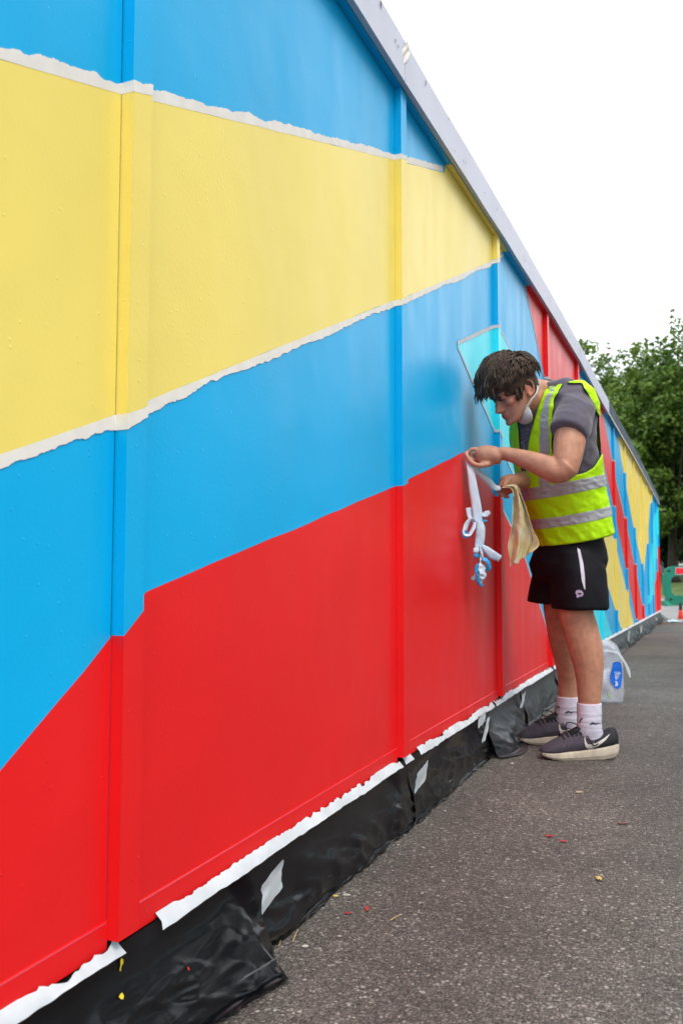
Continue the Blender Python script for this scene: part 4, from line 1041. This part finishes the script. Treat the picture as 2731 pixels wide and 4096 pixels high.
# ---- shorts
so_ = MB()
so_.loft([ringe(pp(x, y, w_), a, b, R_(tl), 40) for x, y, w_, a, b, tl in ((1308,1212,-.09,.098,.135,8),(1305,1240,-.09,.106,.150,8),(1303,1290,-.095,.127,.172,4),(1302,1318,-.1,.115,.16,0),(1302,1335,-.1,.08,.12,0))])
so_.loft([ringe(pp(x, y, w_), a, b, 0, 30, p=2.6) for x, y, w_, a, b in ((1320,1268,-.02,.086,.090),(1325,1310,-.01,.090,.102),(1328,1355,-.005,.088,.105),(1330,1396,-.005,.088,.106))])
so_.loft([ringe(pp(x, y, w_), a, b, 0, 30, p=2.6) for x, y, w_, a, b in ((1294,1268,-.18,.088,.09),(1284,1310,-.20,.098,.100),(1274,1355,-.215,.094,.100),(1270,1382,-.22,.093,.102))])
sho = remesh('shorts', so_, .006, M_short, man, 4, .5)
displace(sho, lambda c: .005*ridge(c[0]*6+c[1]*6, c[2]*3.2+c[1]*4, 1.1)+.003*ridge(c[2]*11+c[0]*6, c[1]*10, 3.3))
dgm = sho.data; bvh_sh = BVHTree.FromPolygons([v.co.copy() for v in dgm.vertices], [tuple(p.vertices) for p in dgm.polygons])
def decal(name, poly, bvh, mt, parent, off=.002, conv=None, holes=()):
    """flat mark applied to a curved surface: outline in working pixels, laid on the surface it hits"""
    loops = [poly]+list(holes)
    dl = []
    for l in loops:
        o = []
        for i in range(len(l)):
            a, b = l[i], l[(i+1) % len(l)]; k = max(1, int(math.dist(a, b)/4))
            o += [(a[0]+(b[0]-a[0])*q/k, a[1]+(b[1]-a[1])*q/k) for q in range(k)]
        dl.append(o)
    tri = tessellate_polygon([[Vector((p[0], p[1], 0)) for p in l] for l in dl]); vs = []
    lastd = None
    for l in dl:
        for p in l:
            d = ray_dir(p[0]*KD, p[1]*KD).normalized(); loc, nrm, i, ds = bvh.ray_cast(CAMV, d)
            if loc is None: loc = CAMV+d*(lastd or 3.0); nrm = -d
            else: lastd = ds
            if nrm.dot(d) > 0: nrm = -nrm
            vs.append(loc+nrm*off-d*off*.6)
    return mesh_obj(name, vs, [tuple(t) for t in tri], mt, parent)
ZB = lambda pts: [(1033.5+.2929*x, 1205.7+.2929*y) for x, y in pts]
decal('side_stripe', ZB([(993,180),(1015,195),(1040,300),(1052,400),(1056,505),(1050,508),(1028,430),(1016,320),(1003,240)]), bvh_sh, M_strp, sho)
decal('lion_emblem', ZB([(985,515),(1005,508),(1022,510),(1038,524),(1043,545),(1030,560),(1010,562),(998,574),(988,560),(990,548),(980,535)]), bvh_sh, M_lil, sho, holes=[ZB([(1008,530),(1024,535),(1028,545),(1012,545),(1000,538)])])

# ---- socks
def sock(c, label=None):
    q = spline(c, 26); m = MB()
    rg = []
    for i, s in enumerate(q):
        rib = 1+.03*math.sin(i*1.9+s[0])*(i > 5)
        rg.append(ringe(pp(s[0], s[1], s[2]), s[3]*rib, s[4]*rib, R_(0 if i < 8 else 8*math.sin(i*.8)), 32, fw=-UH, lf=WH, p=2.1))
    m.loft(rg); return m.build('sock', M_sock, man, True)
s1 = sock([(1352,1614,-.01,.0450,.0440),(1352,1630,-.01,.0460,.0440),(1352,1650,-.01,.0455,.0430),(1353,1672,-.01,.0460,.040),(1357,1692,-.01,.044,.030),(1357,1708,-.01,.036,.024)])
s2 = sock([(1303.5,1599,-.28,.0455,.0440),(1303,1616,-.28,.046,.0440),(1302,1634,-.28,.0455,.0430),(1302,1652,-.28,.0465,.040),(1306,1668,-.28,.045,.030),(1306,1682,-.28,.036,.024)])
def cat_logo(x, y, s): return [(x+s*a, y+s*b) for a, b in ((0,8),(10,4),(12,1),(15,0),(19,2),(27,4),(38,3),(52,4),(52,7),(40,7),(34,8),(30,13),(26,10),(20,9),(14,10),(4,13))]
for s_, x, y in ((s1, 1352, 1658), (s2, 1296, 1632)):
    d_ = s_.data; bv = BVHTree.FromPolygons([v.co.copy() for v in d_.vertices], [tuple(p.vertices) for p in d_.polygons])
    decal('cat_mark', cat_logo(x, y, .5), bv, M_logo, s_)

# ---- shoes
def shoe(toe, heel, wmid, label):
    toe, heel = Vector(toe), Vector(heel); fx = (toe-heel); Ls = fx.length; fx.normalize(); lf = ZUP.cross(fx)
    root = MB()
    def P(u, l, z): return heel+fx*(u*Ls)+lf*l+ZUP*z
    # outline half widths along the foot and sole heights
    US = [0, .03, .10, .22, .38, .52, .66, .78, .88, .95, .99, 1.0]
    HWD = [.018, .032, .040, .041, .039, .040, .045, .047, .042, .031, .016, .006]
    BOT = [.036, .022, .010, .003, .002, .001, .001, .002, .006, .012, .018, .022]
    TOP = [.056, .058, .054, .047, .040, .034, .032, .028, .026, .026, .027, .026]
    def it(u, ar): return float(np.interp(u, US, ar))
    n = 40; rg = []
    for i in range(n+1):
        u = i/n; u = .5-.5*math.cos(math.pi*u) if False else u
        h, b0, t0 = it(u, HWD), it(u, BOT), it(u, TOP)
        rg.append([P(u, -h*.92, b0), P(u, h*.92, b0), P(u, h*1.04, b0+(t0-b0)*.35), P(u, h*1.0, t0*.86+.14*b0), P(u, h*.93, t0), P(u, -h*.93, t0), P(u, -h*1.0, t0*.86+.14*b0), P(u, -h*1.04, b0+(t0-b0)*.35)])
    sole = MB(); sole.loft(rg)
    so1 = sole.build('sole', M_sole, None, False)
    # upper: rings across the foot
    TOPH = [.090, .114, .112, .095, .093, .104, .096, .076, .060, .048, .038, .030]
    def upper(u0, u1, grow, k=24, nn=22, lo=None):
        rg = []
        for i in range(k+1):
            u = u0+(u1-u0)*i/k; h = it(u, HWD)*.955+grow; zb = it(u, TOP)-.012; zt = it(u, TOPH)+grow
            r = []
            for q in range(nn):
                a = 2*math.pi*q/nn; cs, sn = math.cos(a), math.sin(a)
                e = .75 if u > .5 else .85
                r.append(P(u, h*math.copysign(abs(cs)**e, cs)*(1-(.10 if u < .4 else .10+.22*min(1, (u-.4)/.15) if u < .75 else .14)*max(0, sn)), zb+(zt-zb)*(.5+.5*sn) if sn > -.999 else zb))
            rg.append(r)
        return rg
    up = MB(); up.loft(upper(.01, .992, 0, 44)); uo = up.build('upper', M_knit, None, True)
    hc = MB(); hc.loft(upper(.012, .33, .0016, 16), True); ho = hc.build('heel_counter', M_heel, None, True)
    # tongue and laces
    tg = MB(); tg.tube([P(.62, 0, .090), P(.54, 0, .108), P(.46, 0, .118), P(.425, 0, .124), P(.42, 0, .128)], [(.006,.022), (.007,.024), (.007,.024), (.006,.022), (.004,.018)], 12, flat=fx); to = tg.build('tongue', M_heel, None, True)
    parts = [so1, uo, ho, to]
    lc = []
    for q in range(5):
        u = .50+.055*q; z = it(u, TOPH)+.004
        lc.append(MB().tube([P(u+.012, -.028, z-.014), P(u, -.012, z-.001), P(u-.006, .012, z-.001), P(u-.012, .028, z-.014)], [.0026]*4, 6))
    z0 = it(.47, TOPH)+.008
    lc.append(MB().tube(spline([P(.47, 0, z0), P(.50, .018, z0+.025), P(.49, .030, z0+.045), P(.44, .030, z0+.042), P(.44, .014, z0+.018), P(.47, 0, z0)], 18), [.0022]*18, 6))
    lc.append(MB().tube(spline([P(.47, 0, z0), P(.52, -.018, z0+.018), P(.60, -.034, z0+.020), P(.62, -.036, z0), P(.54, -.022, z0-.004), P(.47, 0, z0)], 18), [.0022]*18, 6))
    lc.append(MB().tube(spline([P(.47, .004, z0), P(.42, .036, z0-.02), P(.36, .045, z0-.05), P(.30, .043, .062)], 14), [.0022]*14, 6))
    lo = [m.build('lace', M_lace, None, True) for m in lc]
    uv_ = uo.data; bv = BVHTree.FromPolygons([v.co.copy() for v in uv_.vertices]+[v.co.copy() for v in ho.data.vertices], [tuple(p.vertices) for p in uv_.polygons]+[tuple(i+len(uv_.vertices) for i in p.vertices) for p in ho.data.polygons])
    # the tick mark on the side
    sw = [(.13,.098),(.22,.081),(.32,.066),(.38,.060),(.425,.060),(.447,.068),(.45,.082),(.44,.096),(.462,.078),(.466,.062),(.452,.050),(.42,.043),(.37,.044),(.30,.054),(.20,.076)]
    dens = []
    for i in range(len(sw)):
        a, b = sw[i], sw[(i+1) % len(sw)]
        dens += [(a[0]+(b[0]-a[0])*q/3, a[1]+(b[1]-a[1])*q/3) for q in range(3)]
    tri = tessellate_polygon([[Vector((p[0], p[1], 0)) for p in dens]]); vs = []
    for p in dens:
        o_ = P(p[0], .2, p[1]); loc, nrm, i, ds = bv.ray_cast(o_, -lf)
        vs.append((loc if loc is not None else P(p[0], .04, p[1]))+lf*.004)
    sws = mesh_obj('tick_mark', vs, [tuple(t) for t in tri], M_swsh)
    emp = so1
    sh_e = bpy.data.objects.new('shoe', None); COL.objects.link(sh_e); sh_e.parent = man; sh_e.location = (0, 0, 0)
    sh_e.matrix_parent_inverse = man.matrix_world.inverted(); sh_e['label'] = label
    for o in parts+lo+[sws]: o.parent = sh_e
    return sh_e
def gp(x, y): return on_ground(x, y, 0)
n_toe = gp(1240, 1745); n_mid = gp(1330, 1750)
ft = gp(1240, 1744)+FH*.012; dirf = (-UH+WH*.04).normalized()
shoe(ft, ft-dirf*.300, 0, 'grey running shoe on the near foot')
ft2 = gp(1190, 1709)+FH*.012; dirf2 = (-UH+WH*.05).normalized()
shoe(ft2, ft2-dirf2*.300, 0, 'grey running shoe on the far foot')

# ---- shirt print
tsd = ts.data; bvh_ts = BVHTree.FromPolygons([v.co.copy() for v in tsd.vertices], [tuple(p.vertices) for p in tsd.polygons])
ZA = lambda pts: [(1004.7+.2929*x, 775.1+.2929*y) for x, y in pts]
def stroke(pts, wd):
    P = [Vector((p[0], p[1])) for p in pts]; Lf, Rt = [], []
    for i, p in enumerate(P):
        d = (P[min(i+1, len(P)-1)]-P[max(0, i-1)]).normalized(); n_ = Vector((-d.y, d.x))*wd/2; Lf.append(tuple(p+n_)); Rt.append(tuple(p-n_))
    return Lf+Rt[::-1]
for pts, wd in (([(655,738),(657,710),(678,735),(680,706)], 6), ([(698,728),(700,698),(716,700),(716,712),(702,716),(720,730)], 6), ([(650,765),(680,752),(712,748)], 5), ([(655,790),(676,782),(690,786)], 4), ([(648,840),(670,812),(704,798)], 7), ([(672,815),(680,860),(676,905)], 6), ([(655,900),(690,880),(700,915)], 4)):
    decal('print', ZA(stroke(pts, wd)), bvh_ts, M_print, ts)
# ------------------------------------------------------------------ things in his hands
M_rag = mat('cream rag with yellow paint', (.88, .86, .80), rough=.9, col2=(.84, .70, .34), vscale=9, var=.2, bump=.3, bscale=150)
M_ptape = mat('peeled tape, white with blue paint', (.70, .70, .76), rough=.55, col2=(.34, .55, .72), vscale=11, var=.1, bump=.2, bscale=80)
M_ptapeb = mat('blue painted tape', (.01, .26, .55), rough=.45, var=.15, vscale=20)
def solid(o, th): m_ = o.modifiers.new('t', 'SOLIDIFY'); m_.thickness = th; m_.offset = 0; return o
Lr = [(500,1178),(560,1182),(588,1225),(590,1300),(578,1440),(560,1600),(566,1795)]; Rr = [(545,1158),(618,1160),(655,1235),(695,1340),(737,1480),(790,1610),(742,1682)]
ls = spline([(*a,) for a in Lr], 60); rs = spline([(*a,) for a in Rr], 60); vs = []; fs = []; nS = 30
for i in range(60):
    t = i/59
    for j in range(nS+1):
        q = j/nS; x = ls[i][0]*(1-q)+rs[i][0]*q; y = ls[i][1]*(1-q)+rs[i][1]*q
        fold = (.014+.016*t)*math.sin(q*11+t*3.2+.6+2*nz(q*2, t*3, 5))*min(1, .3+t*1.6)+.012*nz(q*3.2, t*3.5, 4)+.009*ridge(q*5+t*3, t*5, 7)
        vs.append(A(x+(26*nz(q*4, t*5, 2)+12*nz(q*9, t*11, 3))*t, y+(30*nz(q*5, t*3, 8)+14*nz(q*11, t*4, 9))*t, .135+fold+.006*ridge(q*9, t*10, 5)-.02*t))
fs = [(i*(nS+1)+j, i*(nS+1)+j+1, (i+1)*(nS+1)+j+1, (i+1)*(nS+1)+j) for i in range(59) for j in range(nS)]
setp(solid(mesh_obj('rag', vs, fs, M_rag, None, True), .0018), 'crumpled cream rag with yellow paint stains hanging from the lower hand', 'rag')

def ribbon(pts, wid, n=40, tw=None, crumple_=.0015, seed=0):
    """pts: (zoom x, zoom y, w); wid: width in metres; tw: side-vector angle along the strip (0 flat to the viewer)"""
    P = [A(*p) for p in spline(pts, n)]; vs = []; fs = []
    for i, p in enumerate(P):
        t = i/(n-1); d = (P[min(i+1, n-1)]-P[max(i-1, 0)]).normalized()
        s0 = d.cross(WH); s0 = s0.normalized() if s0.length > 1e-4 else UH.copy(); nn_ = s0.cross(d)
        a = float(np.interp(t, [k/(len(tw)-1) for k in range(len(tw))], tw)) if tw else 0
        side = s0*math.cos(a)+nn_*math.sin(a); nrm = nn_*math.cos(a)-s0*math.sin(a)
        wv = wid if not isinstance(wid, (list, tuple)) else float(np.interp(t, [k/(len(wid)-1) for k in range(len(wid))], wid))
        for q in (-1, -.5, 0, .5, 1): vs.append(p+side*(q*wv/2)+nrm*(crumple_*nz(t*9, q*1.5, seed)+.002*(1-q*q)))
    fs = [(i*5+j, i*5+j+1, (i+1)*5+j+1, (i+1)*5+j) for i in range(n-1) for j in range(4)]
    return vs, fs
pk = A(225, 925, .2)
ptape = empty('peeled_tape', pk, 'long strip of peeled masking tape hanging in knots from the pinching fingers', 'tape')
W0 = .232
def rb(name, pts, wid, m_, tw=None, n=40, seed=0, cr=.0015):
    v, f = ribbon(pts, wid, n, tw, cr, seed); return solid(mesh_obj(name, v, f, m_, ptape, True), .0008)
rb('strip', [(222,905,.205),(240,960,.215),(258,1040,W0),(275,1160,W0),(297,1290,W0),(312,1390,W0),(318,1455,W0)], [.014,.020,.026,.031,.034,.036,.030], M_ptape, [.5,.3,.1,0,-.1,.1,.3], 60, 1)
rb('strip', [(330,1440,W0+.004),(335,1500,W0+.004),(330,1580,W0),(322,1650,W0)], [.022,.034,.034,.030], M_ptape, [.4,.1,-.1,.2], 40, 2)
rb('loop', [(300,1455,W0),(262,1425,W0+.012),(225,1470,W0+.018),(212,1535,W0+.02),(245,1545,W0+.025),(275,1500,W0+.02),(290,1450,W0+.01)], [.014,.020,.024,.026,.022,.018,.012], M_ptape, [1.1,.9,.7,.9,1.1,.9,.6], 40, 3)
rb('loop_end', [(206,1505,W0+.022),(215,1552,W0+.024),(252,1545,W0+.026)], [.022,.024,.018], M_ptapeb, [.5,.5,.6], 18, 4)
rb('tab', [(243,1335,W0-.004),(252,1400,W0-.004),(285,1450,W0)], [.024,.022,.010], M_ptape, [.2,.3,.6], 20, 5)
rb('tab', [(335,1395,W0-.006),(375,1385,W0-.004),(408,1368,W0)], [.014,.024,.012], M_ptape, [.9,.4,.2], 20, 6)
rb('tab', [(340,1380,W0-.008),(350,1430,W0-.008),(385,1440,W0-.004)], [.012,.016,.006], M_ptapeb, [.3,.5,.5], 18, 7)
rb('bow', [(345,1628,W0+.006),(385,1665,W0+.010),(430,1705,W0+.008),(488,1735,W0)], [.008,.024,.032,.024], M_ptape, [.2,-.1,-.2,-.3], 30, 8)
rb('bow', [(335,1630,W0+.004),(345,1680,W0+.006),(352,1730,W0+.004)], [.012,.018,.008], M_ptape, [.5,.7,1.0], 20, 9)
rb('tab', [(280,1668,W0+.004),(305,1668,W0+.006),(335,1655,W0)], [.018,.020,.012], M_ptape, [.2,.1,.1], 18, 10)
rb('tab', [(283,1705,W0+.004),(305,1708,W0+.006),(325,1702,W0)], [.016,.020,.014], M_ptapeb, [.1,.1,.1], 14, 11)
rb('tail', [(345,1700,W0),(335,1760,W0+.006),(345,1800,W0+.01),(330,1840,W0+.006),(300,1880,W0),(262,1890,W0)], [.010,.016,.026,.030,.026,.012], M_ptape, [.4,1.0,.2,-.6,.5,.1], 50, 12, .006)
rb('tail', [(345,1735,W0+.01),(385,1750,W0+.012),(398,1790,W0+.01),(400,1815,W0+.006),(372,1820,W0)], [.014,.020,.016,.014,.008], M_ptapeb, [.4,.8,.2,-.3,.5], 34, 13, .004)
rb('tail', [(318,1775,W0+.012),(302,1815,W0+.014),(318,1870,W0+.012),(325,1915,W0+.008),(352,1948,W0)], [.012,.016,.014,.020,.010], M_ptapeb, [.6,.3,.9,.2,.5], 34, 14, .004)
rb('tail', [(330,1800,W0+.006),(352,1850,W0+.012),(335,1890,W0+.01),(340,1925,W0+.004)], [.022,.030,.026,.010], M_ptape, [.1,.7,-.4,.3], 34, 15, .006)
rb('taut_strip', [(222,915,.205),(262,985,.215),(300,1035,.205),(350,1085,.185),(400,1130,.16),(445,1175,.14),(490,1180,.13)], [.012,.018,.020,.022,.024,.024,.020], M_ptape, [.9,.6,.4,.2,.1,.3,.5], 50, 16)

# ------------------------------------------------------------------ clear bag standing behind the leg
def plastic_film():
    m = bpy.data.materials.new('cloudy clear polythene'); m.use_nodes = True; nt = m.node_tree; lk = nt.links.new
    b = nt.nodes['Principled BSDF']; b.inputs['Base Color'].default_value = (.74, .80, .88, 1); b.inputs['Roughness'].default_value = .28
    g = nt.nodes.new('ShaderNodeNewGeometry'); n = nt.nodes.new('ShaderNodeTexNoise'); n.inputs['Scale'].default_value = 22; n.inputs['Detail'].default_value = 4
    lk(g.outputs['Position'], n.inputs['Vector']); r = nt.nodes.new('ShaderNodeMapRange'); r.inputs['To Min'].default_value = .05; r.inputs['To Max'].default_value = .62
    lk(n.outputs['Fac'], r.inputs['Value']); lk(r.outputs[0], b.inputs['Alpha'])
    bp = nt.nodes.new('ShaderNodeBump'); bp.inputs['Strength'].default_value = .5; bp.inputs['Distance'].default_value = .01; lk(n.outputs['Fac'], bp.inputs['Height']); lk(bp.outputs[0], b.inputs['Normal'])
    return m
M_film = plastic_film()
M_blab = mat('blue printed label', (.0, .13, .62), rough=.4, var=.08, vscale=30)
M_wlab = mat('pale label lettering', (.45, .62, .85), rough=.5)
M_glab = mat('small green mark', (.30, .60, .25), rough=.5)
bb = on_ground(1396, 1613, gz(4.7)); BDEP = (bb-CAMV).dot(FH); bmx = BDEP*KD/FPX
bag = empty('plastic_bag', bb, 'cloudy clear plastic bag with blue printed label standing behind the near leg', 'bag')
def bgp(x, y, w=0.): return at_depth(x, y, BDEP-w)
prof = [(1393,1614,33,.035),(1393,1606,36,.045),(1394,1580,35.5,.050),(1394,1550,34,.048),(1395,1525,32.5,.044),(1394,1505,31,.038),(1391,1490,27,.030),(1389,1478,20,.022),(1386,1470,12,.014)]
q = spline(prof, 40); rg = []
for i, s in enumerate(q):
    c = bgp(s[0], s[1]); r = []
    for k in range(40):
        a = 2*math.pi*k/40; cs, sn = math.cos(a), math.sin(a)
        cr = 1+(.05+.20*max(0, (i-22)/18))*ridge(a*1.3, i*.13, 3)*.5+.03*nz(a*3, i*.3, 5)
        r.append(c+UH*(s[2]*bmx*math.copysign(abs(cs)**.8, cs)*cr)+WH*(s[3]*math.copysign(abs(sn)**.8, sn)*cr))
    rg.append(r)
m = MB(); m.loft(rg); film = m.build('bag_body', M_film, bag, True)
fv = film.data; bvh_bag = BVHTree.FromPolygons([v.co.copy() for v in fv.vertices], [tuple(p.vertices) for p in fv.polygons])
ZG = lambda pts: [((2350+.1488*x)/KD, (2500+.1488*y)/KD) for x, y in pts]
decal('label', ZG([(655,1020),(740,985),(830,990),(885,1050),(905,1250),(900,1500),(880,1620),(850,1690),(780,1720),(710,1690),(650,1600),(590,1470),(590,1330),(620,1220),(650,1140)]), bvh_bag, M_blab, bag, .003)
lt = [[(712,1505),(750,1500),(785,1540),(795,1600),(770,1640),(712,1640),(708,1600),(735,1590),(735,1560),(718,1550)], [(722,1390),(745,1390),(748,1460),(725,1462)], [(690,1265),(760,1255),(762,1275),(692,1285)], [(770,1295),(860,1280),(862,1300),(772,1318)], [(700,1320),(740,1315),(740,1330),(700,1335)]]
for l in lt: decal('lettering', ZG(l), bvh_bag, M_wlab, bag, .0055)
decal('green_mark', ZG([(540,1890),(565,1850),(600,1860),(610,1910),(585,1955),(555,1940)]), bvh_bag, M_glab, bag, .003)
def bstrip(name, pts, wid, seed, m_=None):
    P = [bgp(*p) for p in spline(pts, 30)]; vs = []; fs = []
    for i, p in enumerate(P):
        t = i/29; d = (P[min(i+1, 29)]-P[max(i-1, 0)]).normalized(); s_ = d.cross(WH).normalized(); wv = float(np.interp(t, [k/(len(wid)-1) for k in range(len(wid))], wid))
        for q_ in (-1, -.33, .33, 1): vs.append(p+s_*(q_*wv/2)+WH*(.004*nz(t*6, q_*2, seed)))
    fs = [(i*4+j, i*4+j+1, (i+1)*4+j+1, (i+1)*4+j) for i in range(29) for j in range(3)]
    return mesh_obj(name, vs, fs, m_ or M_film, bag, True)
M_film2 = mat('folded polythene', (.70, .76, .85), rough=.3, var=.1, vscale=30, alpha=.9)
bstrip('handle', [(1384,1494,.05),(1400,1494,.055),(1418,1500,.058),(1432,1518,.055),(1442,1540,.05),(1446,1556,.05)], [.010,.014,.012,.012,.016,.004], 1, M_film2)
bstrip('handle', [(1372,1480,.0),(1388,1476,.01),(1404,1484,.01),(1414,1500,.0)], [.03,.03,.02,.015], 2, M_film2)
# crumpled contents
vs, fs = [], []
m = MB(); m.ell(bgp(1394, 1560, 0), (UH*.030, WH*.020, ZUP*.05), 20, 14); co_ = m.build('contents', mat('white paper', (.62, .68, .75), rough=.8, var=.15, vscale=20), bag, True)
displace(co_, lambda c: .010*ridge(c[0]*22, c[1]*22, c[2]*18))

# ------------------------------------------------------------------ drips on the near plastic
d1 = SH[1].data; bvh_p1 = BVHTree.FromPolygons([v.co.copy() for v in d1.vertices], [tuple(p.vertices) for p in d1.polygons])
M_ydrip = mat('yellow paint drip', (.75, .55, .03), rough=.35); M_rdrip = mat('red paint fleck', (.65, .03, .03), rough=.4)
decal('yellow_drip', [(277,2200),(281,2203),(281,2212),(277,2218),(275,2230),(273,2230),(275,2214),(274,2206)], bvh_p1, M_ydrip, SH[1], .002)
decal('yellow_drip', [(274,2284),(279,2280),(283,2288),(281,2296),(275,2295),(271,2290)], bvh_p1, M_ydrip, SH[1], .002)
decal('red_fleck', [(428,2219),(432,2221),(434,2228),(430,2228)], bvh_p1, M_rdrip, SH[1], .002)
# ------------------------------------------------------------------ bits on the asphalt
M_pale = mat('pale stone chip', (.42, .39, .34), rough=.8, var=.2, vscale=60); M_straw = mat('dry straw', (.36, .27, .14), rough=.8, var=.2, vscale=60)
M_leafd = mat('dry yellow leaf', (.50, .36, .10), rough=.7, var=.25, vscale=80); M_tan = mat('tan cork', (.42, .33, .22), rough=.85, var=.25, vscale=90)
M_splash = mat('red paint splash on asphalt', (.42, .03, .025), rough=.7, var=.3, vscale=60)
def pebble(x, y, r, label, m_, seed, el=1.):
    r *= .65; c = on_ground(x, y, gz(2.5)); mb = MB(); mb.ell(c+ZUP*r*.55, (UH*r*el, FH*r*.8, ZUP*r*.6), 10, 7)
    mb.v = [v+(v-c)*.25*nz(v.x*90, v.y*90, v.z*90+seed) for v in mb.v]
    setp(mb.build('stone_chip', m_, None, True), label, 'chip', 'small chips on the asphalt')
pebble(1174.5, 1756, .009, 'white stone chip on the asphalt just in front of the near shoe', M_pale, 1, 1.4)
pebble(1329, 1822, .010, 'tan cork scrap on the asphalt below the near heel', M_tan, 2, 1.9)
pebble(1056, 1782, .008, 'yellowish chip beside the plastic left of the shoes', M_leafd, 3)
pebble(1021, 1864, .006, 'small white chip nearest the plastic, midway along the asphalt', M_pale, 4)
pebble(1125, 1864, .006, 'small white chip in the open asphalt below the shoes', M_pale, 5)
pebble(700, 2176, .007, 'bluish white chip close to the flared plastic corner', M_pale, 6, 1.5)
pebble(795, 2058, .007, 'pale sliver on the asphalt above the red flecks', M_pale, 7, 2.2)
pebble(770, 2060, .007, 'yellow flake beside the pale sliver', M_leafd, 8, 1.6)
def straw(pts, label, r=.0012, m_=None):
    P = [on_ground(*p, gz(2))+ZUP*.004 for p in pts]; setp(MB().tube(P, [r]*len(P), 6).build('dry_straw', m_ or M_straw), label, 'straw', 'dry straws on the asphalt')
straw([(640,2178),(650,2150),(660,2132)], 'dry straw curving from the edge of the second plastic sheet')
straw([(672,2168),(678,2152),(684,2140)], 'short dry straw right of the curving one')
straw([(896,2118),(912,2108),(922,2104)], 'dry straw on the asphalt right of the red flecks')
straw([(875,1944),(898,1936),(914,1926)], 'dry straw at the plastic edge below the square tape patch')
straw([(948,1870),(962,1862),(976,1852)], 'dry straw at the plastic edge right of the square tape patch')
vs, fs = crumple(on_ground(1374, 2022, 0), UH*.006, FH*.009, .008, 3, 8); setp(mesh_obj('dry_leaf', vs, fs, M_leafd, None, True), 'curled yellow leaf alone in the open asphalt', 'leaf')
def splash(x, y, rx, ry, label, seed, m_=None):
    c = on_ground(x, y, 0)+ZUP*.0035; n = 26; P = []
    for k in range(n):
        a = 2*math.pi*k/n; e = 1+.55*nz(math.cos(a)*1.6, math.sin(a)*1.6, seed)+.25*nz(math.cos(a)*5, math.sin(a)*5, seed)
        P.append(c+UH*(.65*rx*math.cos(a)*e)+FH*(.65*ry*math.sin(a)*e))
    setp(mesh_obj('paint_splash', [c]+P, [(0, k+1, (k+1) % n+1) for k in range(n)], m_ or M_splash), label, 'paint splash', 'red paint splashes on the asphalt')
splash(1262, 1922, .018, .010, 'red paint dab on the asphalt below the shoes, left of a pair', 1)
splash(1293, 1934, .014, .009, 'red paint dab on the asphalt below the shoes, right of a pair', 2)
splash(842, 2090, .006, .022, 'bright red fleck standing upright near the lower middle', 4)
splash(799, 2100, .014, .005, 'thin red streak left of the bright red fleck', 5)
splash(1430, 1892, .03, .012, 'faint red smear at the right of the asphalt', 6, mat('faint red smear', (.16, .075, .065), rough=.8, var=.4, vscale=70))
